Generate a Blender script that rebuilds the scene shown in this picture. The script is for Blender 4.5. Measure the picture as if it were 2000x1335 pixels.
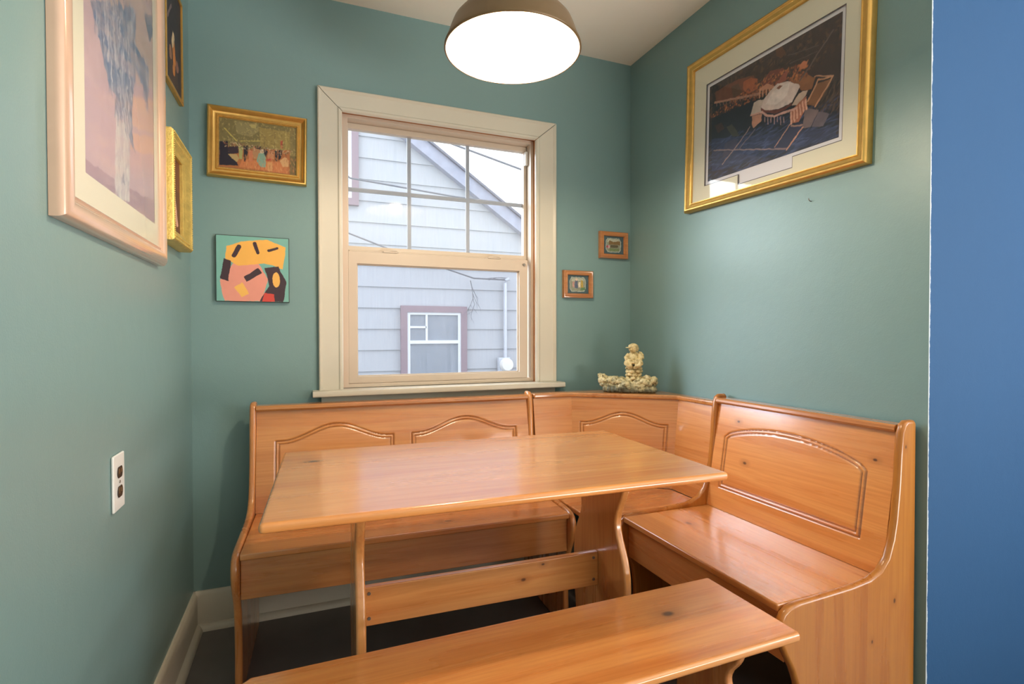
import bpy, bmesh, math, random
import numpy as np
from mathutils import Vector, Matrix, noise
from mathutils.geometry import tessellate_polygon
random.seed(4)
for o in list(bpy.data.objects): bpy.data.objects.remove(o)
SC = bpy.context.scene
COL = SC.collection
PI = math.pi

# ------------------------------------------------------------------ camera
W = 1.917            # nook width (x from the left wall to the right wall); back wall is y = 0
H = 2.44             # ceiling height
YC = -1.362          # where the right wall turns the corner into the blue wall
yaw, pitch, roll, fpx = 0.3757, -0.0140, -0.0014, 1025.9
F = Vector((math.sin(yaw)*math.cos(pitch), math.cos(yaw)*math.cos(pitch), math.sin(pitch)))
R0 = Vector((math.cos(yaw), -math.sin(yaw), 0)); U0 = R0.cross(F)
Rv = math.cos(roll)*R0 + math.sin(roll)*U0; Uv = -math.sin(roll)*R0 + math.cos(roll)*U0
cd = bpy.data.cameras.new('camera'); cam = bpy.data.objects.new('camera', cd); COL.objects.link(cam)
cam.matrix_world = Matrix(((Rv.x, Uv.x, -F.x, .3915), (Rv.y, Uv.y, -F.y, -2.2444), (Rv.z, Uv.z, -F.z, 1.0969), (0, 0, 0, 1)))
cd.sensor_width = 36; cd.lens = fpx*36/2000; cd.clip_start = .02; cd.clip_end = 200
SC.camera = cam

# ------------------------------------------------------------------ light and exposure
SC.view_settings.view_transform = 'Standard'; SC.view_settings.look = 'None'
SC.view_settings.gamma = 1; SC.view_settings.use_curve_mapping = False
SC.view_settings.exposure = 0.0
wd = bpy.data.worlds.new('sky'); SC.world = wd; wd.use_nodes = True
bg = wd.node_tree.nodes['Background']; bg.inputs['Color'].default_value = (.90, .95, 1.0, 1); bg.inputs['Strength'].default_value = 2.8

def light(name, kind, loc, power, color, size=None, size_y=None, target=None, radius=None):
    ld = bpy.data.lights.new(name, kind); ld.energy = power; ld.color = color
    if kind == 'AREA':
        ld.shape = 'RECTANGLE'; ld.size = size; ld.size_y = size_y or size
    if radius is not None: ld.shadow_soft_size = radius
    o = bpy.data.objects.new(name, ld); COL.objects.link(o); o.location = loc
    if target is not None: o.rotation_euler = (Vector(target)-Vector(loc)).to_track_quat('-Z', 'Y').to_euler()
    return o
# overcast daylight: a very soft high sun through the nook window, plus unseen fill lights added behind the camera
sun = light('daylight', 'SUN', (-5, 6, 3.2), 7.6, (.84, .93, 1.0), target=(0, .9, 0)); sun.data.angle = math.radians(45)
light('side_fill_light', 'AREA', (4.0, -3.3, 1.5), 62, (.86, .94, 1.0), 1.6, 1.3, target=(0, -1.7, 1.9))  # unseen area light added as cool side fill; the far wall has no opening
light('room_fill_light', 'POINT', (3.6, -4.3, 1.3), 8, (1.0, .95, .88), radius=.16)  # unseen point light added to lift the ceiling and wood fronts, no fixture
light('ceiling_fill_light', 'AREA', (2.3, -3.7, .35), 95, (1.0, .96, .90), 1.3, 1.0, target=(2.1, -3.3, 2.44))  # unseen upward area light added to brighten the nook ceiling
LAMP = Vector((.925, -.9, 1.868))

# ------------------------------------------------------------------ tagging
def tag(o, label=None, cat=None, group=None, kind=None):
    if label: o['label'] = label
    if cat: o['category'] = cat
    if group: o['group'] = group
    if kind: o['kind'] = kind
    return o
def thing(name, label, cat, loc=(0, 0, 0), rotz=0, group=None, matrix=None):
    o = bpy.data.objects.new(name, None); COL.objects.link(o); o.empty_display_size = .1
    if matrix is not None: o.matrix_world = matrix
    else: o.location = loc; o.rotation_euler = (0, 0, rotz)
    return tag(o, label, cat, group)
def mobj(name, verts, faces, mat, parent=None, loc=None, smooth=35, bevel=0, seg=3, matrix=None, recalc=True):
    me = bpy.data.meshes.new(name); me.from_pydata([tuple(v) for v in verts], [], faces)
    if recalc:
        bm = bmesh.new(); bm.from_mesh(me); bmesh.ops.recalc_face_normals(bm, faces=bm.faces); bm.to_mesh(me); bm.free()
    if mat: me.materials.append(mat)
    o = bpy.data.objects.new(name, me); COL.objects.link(o)
    if parent is not None: o.parent = parent
    if matrix is not None: o.matrix_local = matrix
    elif loc is not None: o.location = loc
    if smooth:
        me.polygons.foreach_set('use_smooth', [True]*len(me.polygons))
        me.set_sharp_from_angle(angle=math.radians(smooth))
    if bevel:
        b = o.modifiers.new('bevel', 'BEVEL'); b.width = bevel; b.segments = seg; b.limit_method = 'ANGLE'; b.angle_limit = math.radians(50)
        wn = o.modifiers.new('wn', 'WEIGHTED_NORMAL'); wn.keep_sharp = False
        me.polygons.foreach_set('use_smooth', [True]*len(me.polygons))
        for e in me.attributes:
            if e.name == 'sharp_edge': me.attributes.remove(e); break
    return o
class MB:
    def __init__(s): s.v = []; s.f = []
    def add(s, v, f):
        n = len(s.v); s.v += [tuple(p) for p in v]; s.f += [tuple(n+i for i in q) for q in f]; return s
    def box(s, x0, x1, y0, y1, z0, z1):
        return s.add([(x0,y0,z0),(x1,y0,z0),(x1,y1,z0),(x0,y1,z0),(x0,y0,z1),(x1,y0,z1),(x1,y1,z1),(x0,y1,z1)],
                     [(0,3,2,1),(4,5,6,7),(0,1,5,4),(1,2,6,5),(2,3,7,6),(3,0,4,7)])
    def prism(s, pts, a0, a1, axis='x'):
        """extrude a 2-D outline; axis x: pts=(y,z); y: pts=(x,z); z: pts=(x,y)"""
        def m(p, a): return {'x': (a, p[0], p[1]), 'y': (p[0], a, p[1]), 'z': (p[0], p[1], a)}[axis]
        n = len(pts)
        return s.add([m(p, a0) for p in pts]+[m(p, a1) for p in pts],
                     [tuple(range(n-1, -1, -1)), tuple(range(n, 2*n))]+[(i, (i+1) % n, n+(i+1) % n, n+i) for i in range(n)])
    def lathe(s, prof, c=(0, 0, 0), n=48, axis='z', cap=False):
        k = len(prof); vs = []
        for j in range(n):
            a = 2*PI*j/n
            for r, h in prof:
                p = (r*math.cos(a), r*math.sin(a), h)
                if axis == 'y': p = (p[0], p[2], p[1])
                if axis == 'x': p = (p[2], p[0], p[1])
                vs.append((c[0]+p[0], c[1]+p[1], c[2]+p[2]))
        fs = [(j*k+i, ((j+1) % n)*k+i, ((j+1) % n)*k+i+1, j*k+i+1) for j in range(n) for i in range(k-1)]
        if cap:
            fs.append(tuple(j*k for j in range(n))); fs.append(tuple(j*k+k-1 for j in range(n)))
        return s.add(vs, fs)
    def tube(s, pts, r, n=8):
        pts = [Vector(p) for p in pts]; vs = []; k = len(pts)
        for i, p in enumerate(pts):
            d = (pts[min(i+1, k-1)]-pts[max(i-1, 0)]).normalized()
            a = d.cross(Vector((.3, .1, 1)) if abs(d.z) < .9 else Vector((1, 0, 0))).normalized(); b = d.cross(a)
            rr = r[i] if isinstance(r, (list, tuple)) else r
            for j in range(n):
                t = 2*PI*j/n; vs.append(p+a*rr*math.cos(t)+b*rr*math.sin(t))
        fs = [(i*n+j, i*n+(j+1) % n, (i+1)*n+(j+1) % n, (i+1)*n+j) for i in range(k-1) for j in range(n)]
        fs += [tuple(range(n)), tuple((k-1)*n+j for j in range(n))]
        return s.add(vs, fs)
    def blob(s, c, r, sub=2, amp=0, freq=30, seed=0, rot=0):
        bm = bmesh.new(); bmesh.ops.create_icosphere(bm, subdivisions=sub, radius=1)
        vs = []
        for v in bm.verts:
            p = Vector((v.co.x*r[0], v.co.y*r[1], v.co.z*r[2])); p.rotate(Matrix.Rotation(rot, 3, 'Y'))
            p += Vector(c)
            if amp: p += v.co.normalized()*amp*noise.noise(p*freq+Vector((seed, seed*2, 0)))
            vs.append(p)
        fs = [tuple(v.index for v in f.verts) for f in bm.faces]; bm.free()
        return s.add(vs, fs)
    def obj(s, name, mat, parent=None, **k): return mobj(name, s.v, s.f, mat, parent, **k)
def setting(name, mb, mat, **k):
    o = mb.obj(name, mat, **k); o['kind'] = 'structure'; return o

# ------------------------------------------------------------------ materials
def lin(c):
    return tuple(((x/255)/12.92 if x/255 <= .04045 else ((x/255+.055)/1.055)**2.4) for x in c)
class NT:
    def __init__(s, name):
        s.m = bpy.data.materials.new(name); s.m.use_nodes = True; s.t = s.m.node_tree; s.n = s.t.nodes; s.l = s.t.links
        s.b = s.n['Principled BSDF']
    def new(s, k, **p):
        n = s.n.new(k)
        for a, v in p.items(): setattr(n, a, v)
        return n
    def inp(s, n, i, v):
        if isinstance(v, bpy.types.NodeSocket): s.l.new(v, n.inputs[i])
        else: n.inputs[i].default_value = v
    def mix(s, f, a, b, mode='MIX'):
        n = s.new('ShaderNodeMix', data_type='RGBA', blend_type=mode)
        s.inp(n, 0, f); s.inp(n, 6, a if isinstance(a, bpy.types.NodeSocket) else (*a, 1)[:4]); s.inp(n, 7, b if isinstance(b, bpy.types.NodeSocket) else (*b, 1)[:4])
        return n.outputs[2]
    def noise(s, vec, scale, detail=3, rough=.5, dist=0):
        n = s.new('ShaderNodeTexNoise'); s.inp(n, 'Vector', vec)
        n.inputs['Scale'].default_value = scale; n.inputs['Detail'].default_value = detail
        n.inputs['Roughness'].default_value = rough; n.inputs['Distortion'].default_value = dist
        return n.outputs['Fac']
    def coord(s, kind='Object'): return s.new('ShaderNodeTexCoord').outputs[kind]
    def scale(s, v, sc, off=(0, 0, 0)):
        n = s.new('ShaderNodeMapping'); s.inp(n, 'Vector', v); n.inputs['Scale'].default_value = sc; n.inputs['Location'].default_value = off
        return n.outputs[0]
    def ramp(s, f, stops):
        n = s.new('ShaderNodeValToRGB'); s.inp(n, 0, f); e = n.color_ramp.elements
        while len(e) < len(stops): e.new(.5)
        for i, (p, c) in enumerate(stops): e[i].position = p; e[i].color = (*c, 1)
        return n.outputs[0]
    def math(s, op, a, b=0, c=0):
        n = s.new('ShaderNodeMath', operation=op); s.inp(n, 0, a); s.inp(n, 1, b); s.inp(n, 2, c); return n.outputs[0]
    def bump(s, h, strength=.2, dist=.002):
        n = s.new('ShaderNodeBump'); s.inp(n, 'Height', h); n.inputs['Strength'].default_value = strength; n.inputs['Distance'].default_value = dist
        s.l.new(n.outputs[0], s.b.inputs['Normal'])
    def set(s, **k):
        for a, v in k.items():
            a = a.replace('_', ' ')
            s.inp(s.b, a, v if isinstance(v, (bpy.types.NodeSocket, float, int)) else (*v, 1)[:4])
        return s.m
def plain(name, col, rough=.5, metal=0, bump=0, bscale=60, var=.06, coat=0):
    t = NT(name); c = t.coord(); n = t.noise(c, bscale/4, 3)
    d = tuple(max(0, x*(1-var*2)) for x in col)
    t.set(Base_Color=t.mix(n, d, tuple(min(1, x*(1+var)) for x in col)), Roughness=rough, Metallic=float(metal), Coat_Weight=float(coat))
    if bump: t.bump(t.noise(c, bscale, 4), bump)
    return t.m
def paint(name, col, rough=.42, edge=None):
    t = NT(name); c = t.coord()
    big = t.noise(c, 2.2, 4, .6)
    col2 = t.mix(big, tuple(x*.94 for x in col), tuple(min(1, x*1.05) for x in col))
    if edge is not None:      # ragged cream line where the cutting-in missed the corner
        sx = t.new('ShaderNodeSeparateXYZ'); t.inp(sx, 0, c)
        wob = t.math('MULTIPLY', t.noise(t.scale(c, (1, 1, 1)), 30, 4, .75), .011)
        f = t.math('LESS_THAN', sx.outputs[0], t.math('ADD', wob, edge))
        col2 = t.mix(f, col2, lin((196, 205, 214)))
    t.set(Base_Color=col2, Roughness=rough)
    h = t.math('ADD', t.noise(c, 260, 2), t.math('MULTIPLY', t.noise(c, 22, 3), 3.0))
    t.bump(h, .16, .0015)
    return t.m
def wood(name, axis='x', seed=0, knots=(), dark=1.0, rough=.27, groove=False, coat=.9, tint=None):
    t = NT(name); c = t.coord()
    ax = 'xyz'.index(axis); sc = [13, 13, 13]; sc[ax] = .9
    v = t.scale(c, tuple(sc), (seed*3.7, seed*1.3, seed*2.1))
    warp = t.noise(c, 3.2, 2)
    n1 = t.noise(v, 1.0, 4, .55, .9)
    base = t.ramp(n1, [(.22, lin((190*dark, 112*dark, 54*dark))), (.43, lin((208*dark, 134*dark, 72*dark))), (.58, lin((218*dark, 149*dark, 84*dark))), (.80, lin((200*dark, 124*dark, 62*dark)))])
    sc2 = [150, 150, 150]; sc2[ax] = 3.0
    n2 = t.noise(t.scale(c, tuple(sc2)), 1.0, 3, .6)
    fine = t.ramp(n2, [(.35, (.93, .90, .87)), (.6, (1, 1, 1))])
    colr = t.mix(1.0, base, fine, 'MULTIPLY')
    sc3 = [36, 36, 36]; sc3[ax] = 1.4
    rings = t.ramp(t.noise(t.scale(c, tuple(sc3), (seed, 5, 2)), 1.0, 2, .5, 1.4), [(.42, (1, 1, 1)), (.5, (.92, .86, .78)), (.58, (1, 1, 1))])
    colr = t.mix(.8, colr, rings, 'MULTIPLY')
    for (kx, ky, kz, kr) in knots:
        sub = t.new('ShaderNodeVectorMath', operation='SUBTRACT'); t.inp(sub, 0, c); sub.inputs[1].default_value = (kx, ky, kz)
        ks = [1, 1, 1]; ks[ax] = .62
        mp = t.scale(sub.outputs[0], tuple(ks))
        ln = t.new('ShaderNodeVectorMath', operation='LENGTH'); t.inp(ln, 0, mp)
        d = t.math('ADD', ln.outputs['Value'], t.math('MULTIPLY', t.math('SUBTRACT', warp, .5), kr*.3))
        f = t.new('ShaderNodeMapRange'); t.inp(f, 0, d); f.inputs[1].default_value = kr*.45; f.inputs[2].default_value = kr; f.inputs[3].default_value = .85; f.inputs[4].default_value = 0
        g = t.new('ShaderNodeMapRange'); t.inp(g, 0, d); g.inputs[1].default_value = kr; g.inputs[2].default_value = kr*3.2; g.inputs[3].default_value = .4; g.inputs[4].default_value = 0
        colr = t.mix(g.outputs[0], colr, lin((150, 86, 40)))
        colr = t.mix(f.outputs[0], colr, lin((74, 40, 22)))
    if tint: colr = t.mix(1.0, colr, tint, 'MULTIPLY')
    if groove:        # darker stain left in the routed lines
        ga = t.new('ShaderNodeAttribute'); ga.attribute_name = 'groove'
        colr = t.mix(ga.outputs['Fac'], colr, lin((112, 54, 20)))
    t.set(Base_Color=colr, Roughness=t.math('MULTIPLY_ADD', n1, .12, rough-.05), Coat_Weight=coat, Coat_Roughness=.17, Coat_IOR=1.6)
    return t.m
def glass_mat(name, tint=(1, 1, 1), refl=1.0, haze=0.0, rough=.04):
    t = NT(name); out = t.n['Material Output']
    tr = t.new('ShaderNodeBsdfTransparent'); tr.inputs[0].default_value = (*tint, 1)
    gl = t.new('ShaderNodeBsdfGlossy'); gl.inputs['Roughness'].default_value = rough
    fr = t.new('ShaderNodeFresnel'); fr.inputs[0].default_value = 1.5
    mx = t.new('ShaderNodeMixShader'); t.l.new(t.math('MULTIPLY', fr.outputs[0], t.math('SUBTRACT', refl, t.new('ShaderNodeNewGeometry').outputs['Backfacing'])), mx.inputs[0]); t.l.new(tr.outputs[0], mx.inputs[1]); t.l.new(gl.outputs[0], mx.inputs[2])
    res = mx
    if haze:        # streaky pale haze mixed over the pane
        df = t.new('ShaderNodeBsdfDiffuse'); df.inputs[0].default_value = (.85, .87, .9, 1)
        mh = t.new('ShaderNodeMixShader'); t.l.new(t.math('MULTIPLY', t.noise(t.scale(t.coord(), (14, 14, 3)), 1, 4, .6), haze), mh.inputs[0])
        t.l.new(mx.outputs[0], mh.inputs[1]); t.l.new(df.outputs[0], mh.inputs[2]); res = mh
    t.l.new(res.outputs[0], out.inputs[0]); t.n.remove(t.b)
    return t.m
M = {}
TEAL = (.200, .320, .318)
M['teal'] = paint('teal_wall_paint', TEAL, .38)
M['blue'] = paint('blue_wall_paint', lin((22, 76, 124)), .7, edge=W-.0015)
M['ceil'] = paint('ceiling_paint', lin((244, 238, 226)), .6)
M['cream'] = paint('cream_wall_paint', lin((214, 208, 196)), .6)
M['floor'] = plain('dark_vinyl_floor', lin((112, 106, 104)), .38, bump=.08, bscale=30, var=.12)
M['trim'] = plain('cream_trim_paint', lin((212, 205, 188)), .35, bump=.06, bscale=25, var=.04)
M['vinyl'] = plain('off_white_vinyl', lin((208, 192, 174)), .4, var=.02)
M['white'] = plain('white_plastic', lin((236, 234, 230)), .35, var=.01)
M['jamb'] = wood('raw_wood_jamb', 'x', 9, dark=1.0, rough=.55)
M['gold'] = plain('gold_leaf', (.74, .45, .13), .36, .85, bump=.1, bscale=160, var=.12)
M['goldor'] = plain('ornate_gold', (.76, .56, .16), .45, .6, bump=.9, bscale=150, var=.2)
M['rose'] = plain('rose_beige_lacquer', lin((222, 186, 162)), .22, .15, var=.03, coat=.6)
M['wood_f'] = wood('small_frame_wood', 'x', 5, dark=.9, rough=.4)
M['mat'] = plain('cream_mat_board', lin((226, 220, 198)), .8, var=.015)
M['matdark'] = plain('dark_mat_bevel', lin((96, 84, 88)), .7)
M['glass'] = glass_mat('picture_glass', refl=1.0)
M['matte_glass'] = glass_mat('satin_picture_glass', refl=1.0, rough=.30)
M['pane'] = glass_mat('window_pane', (.97, .985, 1), 1.0, .16)
M['pane_low'] = glass_mat('window_pane_screened', (.90, .91, .94), 1.0, .08)
M['shade_out'] = plain('bronze_enamel', lin((118, 94, 64)), .38, .2, var=.04)
M['shade_in'] = plain('white_enamel', lin((238, 232, 220)), .4, var=.01)
M['black'] = plain('black_plastic', (.02, .02, .022), .3)
M['brass'] = plain('brass_contact', (.7, .5, .25), .3, 1)
M['steel'] = plain('screw_steel', (.30, .27, .24), .4, .9)
M['teal_card'] = plain('black_board_edge', (.03, .03, .03), .5)

# ------------------------------------------------------------------ room shell
WX0, WX1, WZ0, WZ1 = .530, 1.412, .872, 2.020     # window opening
setting('floor', MB().box(-.1, 4.2, -5.2, .14, -.06, 0), M['floor'])
setting('ceiling', MB().box(-.1, 4.2, -5.2, .14, H, H+.08), M['ceil'])
b = MB()
b.box(-.1, WX0, 0, .14, 0, H).box(WX1, W+.12, 0, .14, 0, H).box(WX0, WX1, 0, .14, 0, WZ0).box(WX0, WX1, 0, .14, WZ1, H)
setting('wall_back', b, M['teal'], smooth=0)
setting('wall_left', MB().box(-.1, 0, -5.1, 0, 0, H), M['teal'], smooth=0)
setting('wall_right', MB().box(W, W+.12, YC+.0005, 0, 0, H), M['teal'], smooth=0)
setting('wall_blue', MB().box(W+.0003, 4.2, YC-.0005, YC+.12, 0, H), M['blue'], smooth=0)
setting('wall_far_right', MB().box(4.1, 4.2, -5.1, YC, 0, H), M['cream'], smooth=0)
setting('wall_rear', MB().box(-.1, .4, -5.2, -5.08, 0, H).box(2.9, 4.2, -5.2, -5.08, 0, H).box(.4, 2.9, -5.2, -5.08, 0, H), M['cream'], smooth=0)
def base_prof(h=.142, t=.014): return [(0, 0), (0, h), (.006, h), (.010, h-.006), (t, h-.014), (t, 0)]
def qround(r=.020, off=.014, n=6): return [(off, 0)]+[(off+r*math.sin(PI/2*(1-i/n)), r*1.15*math.sin(PI/2*i/n)) for i in range(n+1)]
setting('baseboard_left', MB().prism([(d, z) for d, z in base_prof()], -5.08, 0, 'y'), M['trim'])
setting('baseboard_back', MB().prism([(-d, z) for d, z in base_prof()], 0, W, 'x'), M['trim'])
setting('baseboard_right', MB().prism([(W-d, z) for d, z in base_prof()], YC, -.014, 'y'), M['trim'])
setting('trim_1', MB().prism(qround(), -5.08, -.014, 'y'), M['trim'])
setting('trim_2', MB().prism([(-d, z) for d, z in qround()], .014, W-.014, 'x'), M['trim'])

# ------------------------------------------------------------------ window_1
win = thing('window_1', None, None, (0, 0, 0)); win['kind'] = 'structure'
C0, C1, CZ = .4435, 1.4947, 2.0837       # casing outer edges
ci0, ci1, ciz = .537, 1.392, 1.998       # casing inner edges
zs = .876
def casing(name, poly_out, poly_in):     # a mitred flat board with a raised back-band and a bead on its inner edge
    (a, bb), (c, d) = poly_out, poly_in   # outer edge a->bb, inner edge c->d
    prof = [(0, 0), (0, .019), (.04, .022), (.07, .022), (.16, .016), (.72, .013), (.80, .013), (.86, .0175), (.95, .017), (1, .010), (1, 0)]
    vs = []
    for t, y in prof:
        for p, q in ((a, c), (bb, d)):
            vs.append((p[0]+(q[0]-p[0])*t, -y, p[1]+(q[1]-p[1])*t))
    k = len(prof)
    fs = [(2*i, 2*i+1, 2*((i+1) % k)+1, 2*((i+1) % k)) for i in range(k)]+[tuple(2*i for i in range(k)), tuple(2*i+1 for i in range(k))]
    return mobj(name, vs, fs, M['trim'], win, smooth=30)
g = .0016
casing('casing', ((C0, zs), (C0, CZ-g)), ((ci0, zs), (ci0, ciz-g)))
casing('casing', ((C1, zs), (C1, CZ-g)), ((ci1, zs), (ci1, ciz-g)))
casing('casing', ((C0+g, CZ), (C1-g, CZ)), ((ci0+g, ciz), (ci1-g, ciz)))
MB().prism([(.03, .876), (-.056, .876), (-.060, .872), (-.060, .856), (-.056, .851), (.03, .851)], .418, 1.522, 'x').obj('window_sill', M['trim'], win, bevel=.003)
MB().prism([(0, .850), (-.018, .850), (-.018, .79), (-.012, .775), (0, .772)], .452, 1.487, 'x').obj('apron', M['trim'], win)
# bare wood jamb lining
MB().box(WX0, WX0+.004, -.004, .045, .877, WZ1).box(WX1-.012, WX1, -.004, .13, .877, WZ1).box(WX0, WX1, -.004, .13, WZ1-.012, WZ1).obj('jamb', M['jamb'], win, smooth=0)
def ring(name, x0, x1, z0, z1, ix0, ix1, iz0, iz1, y0, y1, mat, parent, bv=.002):
    m = MB()
    o = [(x0, z0), (x1, z0), (x1, z1), (x0, z1)]; i = [(ix0, iz0), (ix1, iz0), (ix1, iz1), (ix0, iz1)]
    vs = [(p[0], y0, p[1]) for p in o+i]+[(p[0], y1, p[1]) for p in o+i]
    fs = []
    for k in range(4):
        l = (k+1) % 4
        fs += [(k, l, 4+l, 4+k), (8+k, 8+l, 12+l, 12+k), (k, l, 8+l, 8+k), (4+k, 4+l, 12+l, 12+k)]
    return mobj(name, vs, fs, mat, parent, bevel=bv, seg=2)
# vinyl master frame, fixed / sliding sashes
ring('window_frame', WX0+.005, WX1-.013, .877, WZ1-.013, .561, 1.385, .893, 1.992, .030, .125, M['vinyl'], win)
lower = ring('lower_sash', .5615, 1.372, .8935, 1.446, .5965, 1.331, .922, 1.395, .040, .072, M['vinyl'], win)
ring('glazing_bead', .5965, 1.331, .922, 1.395, .6005, 1.327, .926, 1.391, .056, .068, M['vinyl'], lower, 0)
MB().box(.6, 1.328, .060, .0615, .925, 1.392).obj('pane', M['pane_low'], lower, smooth=0)
upper = ring('upper_sash', .5615, 1.384, 1.440, 1.9915, .5665, 1.369, 1.474, 1.968, .078, .110, M['vinyl'], win)
MB().box(.5665, 1.369, .0945, .096, 1.474, 1.968).obj('pane', M['pane'], upper, smooth=0)
gm = plain('grey_grille_bar', lin((158, 162, 172)), .4)
m = MB()
for x in (.826, 1.096): m.box(x-.0085, x+.0085, .098, .104, 1.474, 1.968)
m.box(.567, 1.369, .0975, .1045, 1.7085, 1.7255)
m.obj('grille', gm, upper, smooth=0)
m = MB().box(.5665, 1.372, .066, .079, 1.446, 1.455)
m.obj('meeting_rail_lip', M['vinyl'], lower, bevel=.002)
for x in (.735, 1.205):
    m = MB(); m.prism([(x-.035, .050), (x+.035, .050), (x+.028, .038), (x-.028, .038)], 1.4465, 1.452, 'z')
    m.tube([(x-.02, .046, 1.453), (x+.005, .045, 1.457), (x+.03, .052, 1.458)], .0035, 8)
    m.obj('sash_lock', M['vinyl'], lower, bevel=0)
m = MB().tube([(1.352, .030, 1.425), (1.352, .040, 1.425)], .006, 10); m.obj('vent_latch', M['steel'], lower)
m = MB().box(1.3705, 1.3835, .06, .078, 1.90, 1.965); m.obj('tilt_latch', M['white'], upper, bevel=.002)

# ------------------------------------------------------------------ carved board (local x along the grain, y up the board, z towards the sitter)
def seg_dist(P, poly):
    d = np.full(len(P), 9.); sgn = np.zeros(len(P), bool)
    for i in range(len(poly)):
        a = np.array(poly[i]); c = np.array(poly[(i+1) % len(poly)]); e = c-a
        t = np.clip(((P-a)@e)/(e@e), 0, 1); q = a+t[:, None]*e
        d = np.minimum(d, np.hypot(*(P-q).T))
        cond = ((a[1] > P[:, 1]) != (c[1] > P[:, 1]))
        with np.errstate(divide='ignore', invalid='ignore'):
            xx = a[0]+(P[:, 1]-a[1])*e[0]/(e[1] if e[1] else 1e-9)
        sgn ^= cond & (P[:, 0] < xx)
    return np.where(sgn, -d, d)
def arch_outline(u0, u1, v0, vs_, vp, kind='ogee'):
    pts = [(u0, v0), (u1, v0)]
    n = 30
    for i in range(n+1):
        t = 1-i/n; s = abs(2*t-1)           # 1 at shoulders, 0 at the crown
        if kind == 'ogee': q = 0 if s > .90 else (math.cos(PI*s/.90)+1)/2
        else: q = 0 if s > .95 else (1-(s/1.02)**2)**.75
        pts.append((u0+(u1-u0)*t, vs_+(vp-vs_)*q))
    return pts
def board(name, w, h, th, mat, parent, matrix, arches=(), res=.0026, skew=None):
    nu = max(2, int(w/res) if arches else 2); nv = max(2, int(h/res) if arches else 2)
    u, v = np.meshgrid(np.linspace(0, w, nu), np.linspace(0, h, nv)); P = np.stack([u.ravel(), v.ravel()], 1)
    z = np.zeros(len(P)); gm_ = np.zeros(len(P))
    for outl in arches:
        s = seg_dist(P, outl)
        z -= .0042*np.clip(1-np.abs(s)/.0036, 0, 1)
        z -= .0036*np.clip(1-np.abs(s+.0125)/.0036, 0, 1)
        z += .0012*np.clip(1-np.abs(s+.0062)/.004, 0, 1)
        gm_ = np.maximum(gm_, np.clip(1-np.abs(s+.0006)/.0034, 0, 1)*.85); gm_ = np.maximum(gm_, np.clip(1-np.abs(s+.0128)/.0032, 0, 1)*.7)
    if skew:      # trapezium: left / right edges move with height
        l, r = skew; P = np.stack([P[:, 0]+(P[:, 1]/h)*(l*(1-P[:, 0]/w)+r*P[:, 0]/w), P[:, 1]], 1)
    vs = [(float(a), float(c), float(d)) for (a, c), d in zip(P, z)]
    fs = [(j*nu+i, j*nu+i+1, (j+1)*nu+i+1, (j+1)*nu+i) for j in range(nv-1) for i in range(nu-1)]
    loop = [i for i in range(nu)]+[j*nu+nu-1 for j in range(1, nv)]+[(nv-1)*nu+i for i in range(nu-2, -1, -1)]+[j*nu for j in range(nv-2, 0, -1)]
    n0 = len(vs); vs += [(vs[i][0], vs[i][1], -th) for i in loop]; k = len(loop)
    fs += [(loop[(i+1) % k], loop[i], n0+i, n0+(i+1) % k) for i in range(k)]+[tuple(n0+i for i in range(k-1, -1, -1))]
    o = mobj(name, vs, fs, mat, parent, matrix=matrix, smooth=50, recalc=False)
    ga = o.data.attributes.new('groove', 'FLOAT', 'POINT'); ga.data.foreach_set('value', np.concatenate([gm_, np.zeros(len(vs)-len(gm_))]).astype(np.float32))
    return o
def basis(O, u, v, n): return Matrix(((u[0], v[0], n[0], O[0]), (u[1], v[1], n[1], O[1]), (u[2], v[2], n[2], O[2]), (0, 0, 0, 1)))

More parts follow.
